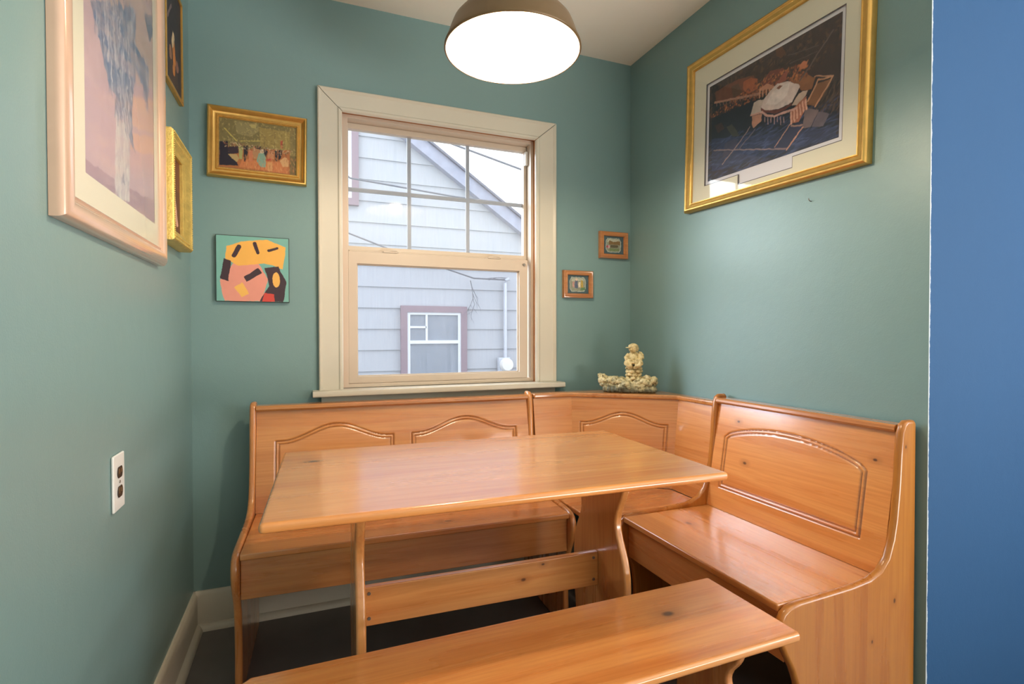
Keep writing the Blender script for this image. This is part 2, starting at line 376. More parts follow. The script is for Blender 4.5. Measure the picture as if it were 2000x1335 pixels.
# ------------------------------------------------------------------ nook benches
PROF = [(0, 0), (0, .862), (.008, .868), (.036, .868), (.050, .858), (.058, .838), (.064, .78), (.069, .70), (.079, .61), (.090, .56), (.108, .515),
        (.135, .486), (.175, .470), (.24, .463), (.32, .460), (.42, .457), (.455, .452), (.474, .440), (.484, .420), (.486, .395), (.480, .365),
        (.465, .335), (.445, .30), (.430, .26), (.421, .20), (.419, .12), (.424, .05), (.430, 0)]
def hz(z, top): return z if z < .47 else .47+(z-.47)*(top-.47)/(.868-.47)
PT = .022
wm = dict(x=wood('honey_pine_lengthwise', 'x', 1, knots=[(.66, -.36, .452, .017), (.20, -.30, .452, .006)]), z=wood('honey_pine_upright', 'z', 2))
def nook_bench(name, label, cat, loc, rot, L, top, arches, mats, cheeks=(1, 1)):
    t = thing(name, label, cat, loc, rot)
    pr = [(-d, hz(z, top)) for d, z in PROF]
    for s, x in enumerate((0, L-PT)):
        MB().prism(pr, x, x+PT, 'x').obj('end_panel', mats['end'], t, bevel=.0085, seg=4)
    e = .0008
    MB().box(PT+e, L-PT-e, -.471, -.094, .432, .4525).obj('seat', mats['seat'], t, bevel=.005)
    MB().box(PT+e, L-PT-e, -.450, -.432, .308, .4315).obj('apron', mats['apron'], t, bevel=.002)
    MB().box(PT+e, L-PT-e, -.4315, -.03, .312, .322).obj('under_seat_shade_board', mats['apron'], t, smooth=0)  # unseen board added to keep the space under the seat dark
    z0 = .4535; zt = top-.034; d0, d1 = .100, .040
    v = Vector((0, (d0-d1), zt-z0)); h = v.length; v.normalize(); n = Vector((0, -v.z, v.y))
    w = L-2*PT-2*e
    av = [arch_outline(a-PT-e, c-PT-e, (zb-z0)/v.z, (zsx-z0)/v.z, (zp-z0)/v.z, k) for a, c, zb, zsx, zp, k in arches]
    board('backrest', w, h, .014, mats['back'], t, basis((PT+e, -d0, z0), (1, 0, 0), v, n), av)
    MB().prism([(-.006, zt+.001), (-.052, zt+.001), (-.058, zt+.008), (-.057, zt+.016), (-.050, zt+.021), (-.006, zt+.021)], PT+e, L-PT-e, 'x').obj('top_rail', mats['rail'], t, bevel=0)
    return t
wA = wood('pine_bench_seat', 'x', 1, dark=1.05, knots=[(.66, -.40, .452, .010)])  # paler than the base pine: light from above painted into the seat
wB = wood('pine_back_board', 'x', 3, knots=[], groove=True)
wEnd = wood('pine_end_panel', 'z', 2, knots=[(.0, -.12, .62, .006)])
wRail = wood('pine_rail', 'x', 6, dark=.95)
nook_bench('storage_bench', 'long honey pine nook bench with two arched carved panels, set under the window', 'bench',
           (.203, -.055, 0), math.radians(-2.1), 1.114, .848,
           [(.087, .517, .53, .703, .757, 'ogee'), (.589, 1.034, .53, .703, .757, 'ogee')],
           dict(end=wEnd, seat=wA, apron=wood('pine_bench_apron', 'x', 7, dark=.96), back=wB, rail=wRail))
RY0 = -.645
nook_bench('storage_bench', 'short honey pine nook bench with one arched carved panel, along the right wall', 'bench',
           (W-.010, RY0, 0), -PI/2, .697, .868,
           [(.071, .603, .532, .715, .772, 'round')],
           dict(end=wood('pine_shaded_end_panel', 'z', 12, knots=[(.697, -.17, .31, .004), (.697, -.085, .40, .005), (.697, -.045, .80, .004)], dark=.88, coat=.35, tint=(.92, .80, .42)),  # darker olive pine: the panel's shade is put into its colour
                seat=wood('pine_short_seat', 'x', 14, knots=[(.16, -.30, .4525, .010)]), apron=wood('pine_short_apron', 'x', 17),
                back=wood('pine_short_back', 'x', 13, dark=1.06, knots=[(.155, .19, 0, .006), (.105, .33, 0, .005), (.60, .30, 0, .005)], groove=True), rail=wRail))  # back board tone raised to carry the window light falling on it
# corner unit between the two benches: built in room coordinates around its own base
OC = Vector((1.62, -.36, 0))
cu = thing('corner_bench', 'honey pine corner seat with angled carved back and shelf top, between two nook benches', 'bench', OC)
CT = .838
Pt = [(1.317, -.150), (1.500, -.158), (1.868, -.430), (1.868, -.6445)]      # front face of the backs at the top
def offs(poly, d):
    ls = []
    for i in range(len(poly)-1):
        a = Vector(poly[i]); c = Vector(poly[i+1]); e = (c-a).normalized(); n = Vector((e.y, -e.x)); ls.append((a+n*d, e))
    out = [ls[0][0]]
    for (a, e), (c, f) in zip(ls, ls[1:]):
        den = e.x*f.y-e.y*f.x; t = ((c.x-a.x)*f.y-(c.y-a.y)*f.x)/den; out.append(a+e*t)
    out.append(Vector(poly[-1])+Vector((ls[-1][1].y, -ls[-1][1].x))*d)
    return out
Pb = offs(Pt, .060)          # the same at seat level: the backs lean
zb = .4535; zt = CT-.020
wleg0 = wood('pine_post', 'z', 27)
cb = [wood('pine_corner_side', 'x', 21), wood('pine_corner_angle', 'x', 22, groove=True), wood('pine_corner_side_right', 'x', 23)]
for i in range(3):
    a0, a1 = Vector((*Pb[i], zb)), Vector((*Pb[i+1], zb)); b0, b1 = Vector((*Pt[i], zt)), Vector((*Pt[i+1], zt))
    u = (a1-a0).normalized(); w = (a1-a0).length
    vv = (b0-a0)-u*((b0-a0).dot(u)); h = vv.length; v = vv.normalized(); n = u.cross(v)
    l = (b0-a0).dot(u); r = (b1-a0).dot(u)-w
    arch = [arch_outline(w*.5-.172, w*.5+.172, .07, (.712-zb)/v.z, (.758-zb)/v.z)] if i == 1 else []
    # the arch follows the unskewed board; the trapezium skew is only a few mm at its height
    board('backrest', w, h, .012, cb[i], cu, basis(a0-OC, u, v, n), arch, skew=(l, r))
def loc2(pts): return [(p[0]-OC.x, p[1]-OC.y) for p in pts]
e1 = offs(Pt, .010)
shelf = [e1[0], e1[1], e1[2], e1[3], (W-.011, -.6445), (W-.011, -.10), (1.317, -.10)]
MB().prism(loc2(shelf), zt+.0008, CT+.001, 'z').obj('shelf_top', wood('pine_shelf', 'x', 24, dark=.92), cu, bevel=.006)
MB().prism(loc2([Pb[0], Pb[1], Pb[2], Pb[3], (1.447, -.6445), (1.415, -.640), (1.333, -.585), (1.317, -.57)]), .432, .4525, 'z').obj('seat', wood('pine_corner_seat', 'x', 25), cu, bevel=.005)
MB().prism(loc2([(1.327, -.562), (1.42, -.628), (1.429, -.616), (1.336, -.550)]), .31, .4315, 'z').obj('apron', wood('pine_corner_apron', 'z', 26), cu, smooth=0)
for (px, py) in ((W-.026, -.145), (1.345, -.122)): MB().box(px-.013-OC.x, px+.013-OC.x, py-.013-OC.y, py+.013-OC.y, 0, zt).obj('support_post', wleg0, cu)

# ------------------------------------------------------------------ trestle table
tt = thing('dining_table', 'honey pine trestle dining table with shiny top, standing in front of the nook benches', 'table', (.862, -.871, 0), math.radians(-2.0))
TL, TW, TZ = 1.086, .640, .746
kn = [(-.455, .165, .746, .010)]
MB().box(-TL/2, TL/2, -TW/2, TW/2, TZ-.021, TZ).obj('tabletop', wood('pine_tabletop', 'x', 31, knots=kn, rough=.25, dark=1.10), tt, bevel=.009, seg=4)  # tabletop tone raised: lamp and window light painted into the wood
def leg_outline(hw, waist, belly, foot, h):      # symmetrical S-shaped board, (y, z)
    keys = [(h, hw), (h*.955, hw*.985), (h*.90, (hw+waist)*.5), (h*.83, waist*1.02), (h*.78, waist), (h*.72, (waist+belly)*.5), (h*.64, belly*.985),
            (h*.58, belly), (h*.42, belly*.99), (h*.30, belly*.90), (h*.20, belly*.92), (h*.10, foot*.95), (h*.04, foot), (0, foot)]
    z = np.linspace(h, 0, 44); ks = keys[::-1]
    x = np.interp(z, [k[0] for k in ks], [k[1] for k in ks]); x = np.convolve(np.pad(x, 2, 'edge'), np.ones(5)/5, 'valid')
    R = [(float(-a), float(c)) for a, c in zip(x, z)]; L_ = [(float(a), float(c)) for a, c in zip(x, z)]
    return R+L_[::-1]
wleg = wood('pine_table_leg', 'z', 33)
for x in (-.350, .350):
    MB().prism(leg_outline(.155, .100, .158, .20, TZ-.044), x-.0115, x+.0115, 'x').obj('leg', wleg, tt, bevel=.007, seg=4)
    MB().box(x-.045, x+.045, -.23, .23, TZ-.0435, TZ-.0215).obj('cleat', wood('pine_cleat', 'y', 35), tt, bevel=.006)
st = MB().box(-.338, .338, -.010, .010, .352, .452).obj('stretcher', wood('pine_stretcher', 'x', 36, knots=[(.10, -.01, .405, .006), (.16, -.01, .44, .004)]), tt, bevel=.003)
for x in (-.322, .322):
    for z in (.372, .436):
        MB().lathe([(0, 0), (.004, 0), (.0045, .001), (.0045, .003)], n=12, axis='y').obj('screw', M['steel'], st, loc=(x, -.0125, z))

# ------------------------------------------------------------------ loose bench in front
fb = thing('bench', 'long backless pine bench in front of the table, nearest the camera', 'bench', (.835, -1.272, 0), math.radians(.3))
BZ = .442
MB().prism([(-.56, -.130), (-.545, -.145), (.560, -.145), (.568, -.137), (.568, .139), (.562, .145), (-.545, .145), (-.56, .130)], BZ-.021, BZ, 'z').obj(
    'seat', wood('pine_bench_top', 'x', 43, dark=1.06, knots=[(.345, .030, .442, .012), (.02, -.12, .442, .007)], rough=.27), fb, bevel=.008, seg=4)  # paler pine paints the light from above into this top
for x in (-.43, .44):
    MB().prism(leg_outline(.105, .062, .105, .125, BZ-.043), x-.011, x+.011, 'x').obj('leg', wleg, fb, bevel=.007, seg=4)
    MB().box(x-.035, x+.035, -.115, .115, BZ-.0425, BZ-.0215).obj('cleat', wleg, fb, bevel=.005)
MB().box(-.418, .428, -.009, .009, .17, .25).obj('stretcher', wood('pine_bench_stretcher', 'x', 46), fb, bevel=.003)

# ------------------------------------------------------------------ pendant lamp
pl = thing('pendant_lamp', 'round bronze pendant lamp with a glowing white inside, hanging over the table', 'lamp', LAMP)
sh = [(.1812, .0004), (.183, -.0008), (.185, 0), (.1865, .002), (.186, .006), (.178, .024), (.168, .052), (.162, .066), (.150, .080), (.125, .096), (.090, .112), (.055, .124), (.034, .130), (.028, .140)]
inn = [(.1812, .0006), (.181, .003), (.176, .024), (.166, .050), (.158, .062), (.145, .073), (.120, .089), (.088, .105), (.053, .118), (.030, .124), (.0, .126)]
MB().lathe(sh, n=96).obj('shade', M['shade_out'], pl, smooth=60)
si = MB().lathe(inn, n=96).obj('reflector', M['shade_in'], pl, smooth=60)
# faint warning sticker inside the shade
def on_shade(a, h, r_in=.0012):
    r = float(np.interp(h, [x[1] for x in inn[:6]], [x[0] for x in inn[:6]]))-r_in
    return (r*math.cos(a), r*math.sin(a), h)
stk = MB(); a0 = math.radians(103)
for k in range(7):
    for j in range(2):
        aa = a0+j*.055
        h = .012+k*.0052
        q = [on_shade(aa, h), on_shade(aa+.040, h), on_shade(aa+.040, h+.0018), on_shade(aa, h+.0018)]
        stk.add(q, [(0, 1, 2, 3)])
stk.obj('printed_label', plain('faint_brown_print', lin((205, 170, 140)), .6), si, smooth=0, recalc=False)
MB().lathe([(.028, .128), (.030, .150), (.027, .175), (.018, .19), (.0105, .20), (.0105, H-LAMP.z-.03)], n=32).obj('stem', plain('brass_stem', lin((150, 140, 92)), .3, .7), pl, smooth=50)
MB().lathe([(.0105, H-LAMP.z-.03), (.05, H-LAMP.z-.025), (.06, H-LAMP.z-.002), (0, H-LAMP.z-.001)], n=32).obj('canopy', M['shade_out'], pl)
MB().lathe([(0, .070), (.018, .070), (.018, .122), (0, .122)], n=24).obj('socket', M['white'], pl)
tb = NT('lit_bulb_glass'); tb.set(Base_Color=(.9, .9, .85), Emission_Color=(1, .82, .60), Emission_Strength=700.0)
bl = [(0, .004), (.010, .005), (.019, .011), (.0245, .021), (.026, .032), (.0245, .043), (.019, .056), (.015, .068), (.014, .072)]
MB().lathe(bl, n=32).obj('bulb', tb.m, pl, smooth=80)

# ------------------------------------------------------------------ wall socket
RW = {'back': ((1, 0, 0), (0, 0, 1), (0, -1, 0)), 'left': ((0, 1, 0), (0, 0, 1), (1, 0, 0)), 'right': ((0, -1, 0), (0, 0, 1), (-1, 0, 0))}
def wallm(wall, loc, roll=0):
    u, v, n = RW[wall]; return basis(loc, u, v, n) @ Matrix.Rotation(roll, 4, 'Z')
wo = thing('wall_outlet', 'white two-socket electrical outlet on the left wall', 'outlet', matrix=wallm('left', (.0005, -.842, .772)))
MB().prism([(-.036, -.062), (.036, -.062), (.036, .062), (-.036, .062)], 0, .006, 'z').obj('cover_plate', M['white'], wo, bevel=.0035)
for y in (-.0215, .0215):
    pts = [(.0165*math.cos(a)*1.0, max(-.0125, min(.0125, .0165*math.sin(a)))) for a in [2*PI*i/32 for i in range(32)]]
    rc = MB().prism([(p[0], p[1]+y) for p in pts], .0062, .0078, 'z').obj('receptacle', plain('dark_brown_plastic', (.035, .022, .018), .25), wo, bevel=.0006)
    MB().box(-.0085, -.0055, y-.003, y+.008, .0079, .0084).box(.0050, .0080, y-.002, y+.007, .0079, .0084).obj('slot', M['brass'], rc)
MB().lathe([(0, 0), (.0035, 0), (.003, .0012), (0, .0015)], n=16).obj('screw', M['steel'], wo, loc=(0, 0, .0062))

# ------------------------------------------------------------------ painted pictures: colour per vertex of a fine flat grid
def vnoise(w, h, cells, seed, asp=1.0):
    rs = np.random.RandomState(seed); out = np.zeros((h, w)); amp = 1; tot = 0
    for o in range(4):
        cx = max(2, int(cells*2**o)); cy = max(2, int(cells*2**o*h/w*asp))
        g = rs.rand(cy+1, cx+1); X = np.linspace(0, cx-1e-6, w); Y = np.linspace(0, cy-1e-6, h)
        xi = X.astype(int); yi = Y.astype(int); fx = X-xi; fy = (Y-yi)[:, None]
        fx = fx*fx*(3-2*fx); fy = fy*fy*(3-2*fy)
        a = g[yi][:, xi]*(1-fx)+g[yi][:, xi+1]*fx; b_ = g[yi+1][:, xi]*(1-fx)+g[yi+1][:, xi+1]*fx
        out += amp*(a*(1-fy)+b_*fy); tot += amp; amp *= .55
    return out/tot
class Canvas:
    def __init__(s, w, h, bgc, asp):
        s.w, s.h, s.asp = w, h, asp      # asp = real width / height
        s.c = np.ones((h, w, 3))*np.array(lin(bgc)); s.u, s.v = np.meshgrid(np.linspace(0, 1, w), np.linspace(0, 1, h))
    def wobble(s, amp, cells, seed):
        s.uu = s.u+(vnoise(s.w, s.h, cells, seed)-.5)*amp; s.vv = s.v+(vnoise(s.w, s.h, cells, seed+1)-.5)*amp*s.asp
    def put(s, mask, col, a=1.0):
        s.c = s.c*(1-mask[..., None]*a)+np.array(lin(col))*mask[..., None]*a
    def poly(s, col, pts, a=1.0):
        m = np.zeros(s.uu.shape, bool)
        for i in range(len(pts)):
            (x0, y0), (x1, y1) = pts[i], pts[(i+1) % len(pts)]
            if y0 == y1: continue
            c = ((y0 > s.vv) != (y1 > s.vv)) & (s.uu < x0+(s.vv-y0)*(x1-x0)/(y1-y0)); m ^= c
        s.put(m.astype(float), col, a)
    def line(s, col, pts, wd=.006, a=1.0):
        d = np.full(s.uu.shape, 9.)
        for (x0, y0), (x1, y1) in zip(pts, pts[1:]):
            ex, ey = x1-x0, (y1-y0)/s.asp; L2 = ex*ex+ey*ey+1e-12
            t = np.clip(((s.uu-x0)*ex+(s.vv-y0)/s.asp*ey)/L2, 0, 1)
            d = np.minimum(d, np.hypot(s.uu-x0-t*ex, (s.vv-y0)/s.asp-t*ey))
        s.put((d < wd/2).astype(float), col, a)
    def ell(s, col, c, r, a=1.0):
        s.put((((s.uu-c[0])/r[0])**2+((s.vv-c[1])/r[1])**2 < 1).astype(float), col, a)
    def run(s, ops):
        for k, col, pts, *r in ops:
            if k == 'poly': s.poly(col, pts, *r)
            elif k == 'line': s.line(col, pts, *r)
            else: s.ell(col, pts[0], pts[1], *r)
    def dabs(s, cols, poly, n, length, wd, ang, spread, seed, a=.8):
        # short brush strokes scattered inside a polygon
        rs = random.Random(seed); us = [p[0] for p in poly]; vs = [p[1] for p in poly]; k = 0
        while k < n:
            u, v = rs.uniform(min(us), max(us)), rs.uniform(min(vs), max(vs)); ins = False
            for i in range(len(poly)):
                (x0, y0), (x1, y1) = poly[i], poly[(i+1) % len(poly)]
                if (y0 > v) != (y1 > v) and u < x0+(v-y0)*(x1-x0)/(y1-y0): ins = not ins
            k += 1
            if not ins: continue
            t = ang+rs.uniform(-spread, spread); L = length*rs.uniform(.5, 1.3); w = wd*rs.uniform(.6, 1.4)
            i0, i1 = max(0, int((u-L-w-.02)*s.w)), min(s.w, int((u+L+w+.02)*s.w)+2); j0, j1 = max(0, int((v-(L+w+.02)*s.asp)*s.h)), min(s.h, int((v+(L+w+.02)*s.asp)*s.h)+2)
            if i1 <= i0 or j1 <= j0: continue
            du = s.uu[j0:j1, i0:i1]-u; dv = (s.vv[j0:j1, i0:i1]-v)/s.asp
            al = du*math.cos(t)+dv*math.sin(t); ac = -du*math.sin(t)+dv*math.cos(t)
            m = np.clip(1.6-1.6*np.sqrt((al/(L/2))**2+(ac/(w/2))**2), 0, 1)[..., None]*a
            s.c[j0:j1, i0:i1] = s.c[j0:j1, i0:i1]*(1-m)+np.array(lin(rs.choice(cols)))*m
    def soften(s, n=1):
        for _ in range(n):
            c = np.pad(s.c, ((1, 1), (1, 1), (0, 0)), 'edge')
            s.c = (c[1:-1, 1:-1]*4+c[:-2, 1:-1]+c[2:, 1:-1]+c[1:-1, :-2]+c[1:-1, 2:])/8
    def mottle(s, amp, cells, seed, tint=(1, 1, 1), asp=1.0):
        n = (vnoise(s.w, s.h, cells, seed, asp)-.5)*2*amp; s.c = np.clip(s.c*(1+n[..., None]*np.array(tint)), 0, 1)
artm = NT('picture_print'); an = artm.new('ShaderNodeAttribute'); an.attribute_name = 'paint'
artm.set(Base_Color=an.outputs['Color'], Roughness=.55)
def canvas_obj(name, cv, w, h, parent, z, label=None):
    X, Y = np.meshgrid(np.linspace(-w/2, w/2, cv.w), np.linspace(-h/2, h/2, cv.h))
    n = cv.w*cv.h; co = np.stack([X.ravel(), Y.ravel(), np.zeros(n)], 1)
    idx = np.arange(n).reshape(cv.h, cv.w); f = np.stack([idx[:-1, :-1], idx[:-1, 1:], idx[1:, 1:], idx[1:, :-1]], -1).reshape(-1, 4)
    me = bpy.data.meshes.new(name); me.vertices.add(n); me.vertices.foreach_set('co', co.ravel())
    me.loops.add(f.size); me.loops.foreach_set('vertex_index', f.ravel()); me.polygons.add(len(f))
    me.polygons.foreach_set('loop_start', np.arange(0, f.size, 4)); me.update(calc_edges=True)
    at = me.color_attributes.new('paint', 'FLOAT_COLOR', 'POINT')
    at.data.foreach_set('color', np.concatenate([cv.c.reshape(-1, 3), np.ones((n, 1))], 1).astype(np.float32).ravel())
    me.materials.append(artm.m)
    o = bpy.data.objects.new(name, me); COL.objects.link(o); o.parent = parent; o.location = (0, 0, z)
    if label: o['label'] = label
    return o
def frame_ring(name, w, h, prof, mat, parent):
    """mitred moulding swept round a rectangle; prof = (inset, height) from the outer back edge to the inner back edge"""
    vs = []; fs = []; k = len(prof)
    for t, z in prof:
        x, y = w/2-t, h/2-t
        vs += [(-x, -y, z), (x, -y, z), (x, y, z), (-x, y, z)]
    for i in range(k):
        for j in range(4): fs.append((4*i+j, 4*i+(j+1) % 4, 4*((i+1) % k)+(j+1) % 4, 4*((i+1) % k)+j))
    return mobj(name, vs, fs, mat, parent, smooth=40)
def holed(name, outer, hole, z, mat, parent, th=.0014):
    tri = tessellate_polygon([[Vector((*p, 0)) for p in outer], [Vector((*p, 0)) for p in hole[::-1]]])
    pts = list(outer)+list(hole[::-1]); n = len(pts)
    vs = [(x, y, z) for x, y in pts]+[(x, y, z-th) for x, y in pts]
    fs = [tuple(t) for t in tri]+[tuple(i+n for i in t[::-1]) for t in tri]
    for a, cnt in ((0, len(outer)), (len(outer), len(hole))):
        for i in range(cnt): fs.append((a+i, a+(i+1) % cnt, n+a+(i+1) % cnt, n+a+i))
    return mobj(name, vs, fs, mat, parent, smooth=0)
def rect(w, h, ox=0, oy=0): return [(ox-w/2, oy-h/2), (ox+w/2, oy-h/2), (ox+w/2, oy+h/2), (ox-w/2, oy+h/2)]
def backing(w, h, parent, z0=.0008, z1=.004): return MB().box(-w/2, w/2, -h/2, h/2, z0, z1).obj('backing', plain('brown_backing', (.12, .08, .05), .8), parent, smooth=0)
def pane(w, h, z, parent): return MB().box(-w/2, w/2, -h/2, h/2, z, z+.0015).obj('glass', M['glass'], parent, smooth=0)

ART_DOME=[('poly',(52, 40, 42),[(0.029,1.04),(0.982,0.992),(0.984,0.517),(0.029,0.803)]),
('poly',(30, 26, 34),[(0.029,0.816),(0.377,0.667),(0.984,0.467),(0.986,0.211),(0.03,0.44)]),
('poly',(24, 26, 42),[(0.029,0.803),(0.475,0.605),(0.712,0.363),(0.986,0.211),(0.987,0.003),(0.032,0.096)]),
('poly',(44, 52, 84),[(0.03,0.44),(0.477,0.269),(0.746,0.181),(0.986,0.091),(0.987,0.003),(0.041,0.091)]),
('poly',(110, 62, 44),[(0.054,0.917),(0.159,0.925),(0.291,0.912),(0.396,0.877),(0.436,0.768),(0.416,0.688),(0.271,0.731),(0.066,0.805)]),
('poly',(165, 88, 52),[(0.312,0.861),(0.375,0.872),(0.43,0.819),(0.436,0.723),(0.355,0.725),(0.309,0.792)]),
('poly',(120, 60, 48),[(0.466,0.771),(0.532,0.829),(0.623,0.795),(0.65,0.736),(0.57,0.68),(0.475,0.707)]),
('poly',(90, 60, 46),[(0.205,0.883),(0.27,0.877),(0.304,0.76),(0.227,0.757)]),
('poly',(150, 96, 60),[(0.677,0.653),(0.711,0.685),(0.777,0.645),(0.848,0.571),(0.825,0.491),(0.761,0.512),(0.711,0.587)]),
('poly',(196, 120, 84),[(0.739,0.744),(0.768,0.765),(0.793,0.739),(0.78,0.699),(0.743,0.704)]),
('poly',(90, 56, 40),[(0.568,1.005),(0.614,0.995),(0.641,0.92),(0.605,0.891),(0.568,0.949)]),
('line',(96, 78, 74),[(0.945,0.893),(0.809,0.691),(0.745,0.608)],0.01),
('line',(84, 70, 68),[(0.862,0.827),(0.657,0.885)],0.005),
('line',(84, 70, 68),[(0.855,0.781),(0.675,0.805)],0.005),
('poly',(140, 92, 58),[(0.795,0.376),(0.848,0.517),(0.946,0.504),(0.932,0.453),(0.857,0.328)]),
('line',(205, 150, 115),[(0.802,0.403),(0.864,0.539),(0.957,0.52),(0.902,0.421),(0.85,0.331)],0.009),
('line',(190, 140, 110),[(0.841,0.584),(0.957,0.52)],0.007),
('poly',(120, 100, 100),[(0.786,0.355),(0.873,0.288),(0.827,0.168),(0.771,0.189)]),
('poly',(100, 88, 96),[(0.873,0.277),(0.941,0.216),(0.904,0.136),(0.834,0.165)]),
('poly',(50, 52, 80),[(0.695,0.243),(0.77,0.232),(0.771,0.168),(0.662,0.043),(0.582,0.104)]),
('line',(190, 140, 120),[(0.695,0.275),(0.582,0.109)],0.007),
('line',(200, 145, 120),[(0.775,0.197),(0.666,0.045)],0.01),
('line',(170, 130, 115),[(0.695,0.243),(0.77,0.216)],0.008),
('poly',(60, 58, 80),[(0.161,0.336),(0.262,0.333),(0.284,0.237),(0.139,0.181)]),
('line',(150, 120, 115),[(0.377,0.392),(0.284,0.275),(0.139,0.131)],0.008),
('line',(140, 115, 115),[(0.055,0.309),(0.357,0.184),(0.662,0.059)],0.008),
('line',(120, 100, 105),[(0.418,0.347),(0.295,0.221)],0.006),
('poly',(64, 62, 52),[(0.166,0.496),(0.218,0.499),(0.271,0.403),(0.289,0.344),(0.229,0.376)]),
('poly',(60, 40, 40),[(0.055,0.568),(0.125,0.568),(0.15,0.491),(0.091,0.472)]),
('line',(176, 126, 104),[(0.054,0.808),(0.216,0.752),(0.446,0.669)],0.014),
('line',(150, 110, 96),[(0.071,0.8),(0.071,0.763)],0.005),
('line',(150, 110, 96),[(0.104,0.789),(0.104,0.752)],0.005),
('line',(150, 110, 96),[(0.136,0.779),(0.136,0.741)],0.005),
('line',(150, 110, 96),[(0.166,0.771),(0.166,0.733)],0.005),
('line',(150, 110, 96),[(0.196,0.76),(0.196,0.723)],0.005),
('line',(150, 110, 96),[(0.227,0.752),(0.227,0.715)],0.005),
('line',(150, 110, 96),[(0.257,0.741),(0.257,0.704)],0.005),
('line',(150, 110, 96),[(0.286,0.733),(0.286,0.696)],0.005),
('line',(150, 110, 96),[(0.314,0.723),(0.314,0.688)],0.005),
('line',(150, 110, 96),[(0.343,0.715),(0.343,0.677)],0.005),
('line',(150, 110, 96),[(0.371,0.707),(0.371,0.669)],0.005),
('line',(150, 110, 96),[(0.398,0.696),(0.398,0.661)],0.005),
('line',(150, 110, 96),[(0.425,0.688),(0.425,0.653)],0.005),
('poly',(200, 140, 112),[(0.446,0.717),(0.504,0.733),(0.57,0.664),(0.568,0.648),(0.452,0.699)]),
('line',(205, 150, 120),[(0.452,0.707),(0.452,0.632)],0.009),
('line',(205, 150, 120),[(0.477,0.693),(0.477,0.632)],0.009),
('line',(205, 150, 120),[(0.502,0.68),(0.502,0.632)],0.009),
('line',(205, 150, 120),[(0.527,0.669),(0.527,0.632)],0.009),
('line',(205, 150, 120),[(0.55,0.656),(0.55,0.632)],0.009),
('line',(170, 100, 80),[(0.57,0.669),(0.579,0.696)],0.006),
('line',(170, 100, 80),[(0.584,0.685),(0.593,0.707)],0.006),
('line',(170, 100, 80),[(0.598,0.704),(0.607,0.717)],0.006),
('line',(170, 100, 80),[(0.612,0.72),(0.621,0.728)],0.006),
('line',(170, 100, 80),[(0.627,0.739),(0.636,0.739)],0.006),
('line',(170, 100, 80),[(0.641,0.755),(0.65,0.749)],0.006),
('poly',(150, 80, 64),[(0.57,0.68),(0.641,0.755),(0.659,0.741),(0.65,0.672),(0.605,0.667)]),
('poly',(206, 186, 172),[(0.382,0.509),(0.407,0.611),(0.457,0.611),(0.505,0.587),(0.477,0.488),(0.396,0.499)]),
('poly',(196, 140, 115),[(0.393,0.491),(0.477,0.467),(0.468,0.403),(0.407,0.365),(0.393,0.421)]),
('line',(222, 170, 150),[(0.386,0.504),(0.477,0.48)],0.01),
('poly',(206, 180, 160),[(0.695,0.427),(0.745,0.501),(0.802,0.501),(0.786,0.453),(0.737,0.4)]),
('poly',(180, 110, 84),[(0.686,0.376),(0.793,0.451),(0.796,0.355),(0.746,0.256),(0.691,0.267)]),
('line',(226, 172, 146),[(0.691,0.363),(0.695,0.261)],0.011),
('line',(226, 172, 146),[(0.711,0.376),(0.716,0.277)],0.011),
('line',(226, 172, 146),[(0.73,0.387),(0.736,0.293)],0.011),
('line',(226, 172, 146),[(0.75,0.397),(0.755,0.309)],0.011),
('line',(226, 172, 146),[(0.77,0.411),(0.775,0.325)],0.011),
('line',(226, 172, 146),[(0.789,0.421),(0.795,0.341)],0.011),
('poly',(226, 205, 196),[(0.466,0.528),(0.486,0.597),(0.532,0.648),(0.587,0.68),(0.659,0.653),(0.736,0.581),(0.745,0.555),(0.72,0.496),(0.695,0.448),(0.607,0.445),(0.534,0.467),(0.486,0.501)]),
('poly',(238, 222, 214),[(0.495,0.547),(0.552,0.624),(0.614,0.651),(0.677,0.627),(0.659,0.533),(0.589,0.491)]),
('poly',(110, 56, 46),[(0.464,0.536),(0.496,0.491),(0.571,0.451),(0.643,0.435),(0.695,0.453),(0.693,0.427),(0.643,0.405),(0.571,0.419),(0.496,0.469),(0.466,0.507)]),
('line',(215, 165, 150),[(0.477,0.485),(0.514,0.432),(0.571,0.397),(0.643,0.387),(0.725,0.381)],0.013),
('poly',(130, 80, 60),[(0.579,0.64),(0.605,0.656),(0.629,0.637),(0.596,0.624)]),
('line',(176, 140, 140),[(0.496,0.427),(0.498,0.384)],0.006),
('line',(176, 140, 140),[(0.521,0.413),(0.523,0.349)],0.006),
('line',(176, 140, 140),[(0.545,0.4),(0.546,0.357)],0.006),
('line',(176, 140, 140),[(0.57,0.387),(0.571,0.323)],0.006),
('line',(176, 140, 140),[(0.593,0.376),(0.595,0.331)],0.006),
('line',(176, 140, 140),[(0.616,0.363),(0.618,0.296)],0.006),
('line',(176, 140, 140),[(0.639,0.349),(0.641,0.304)],0.006)]
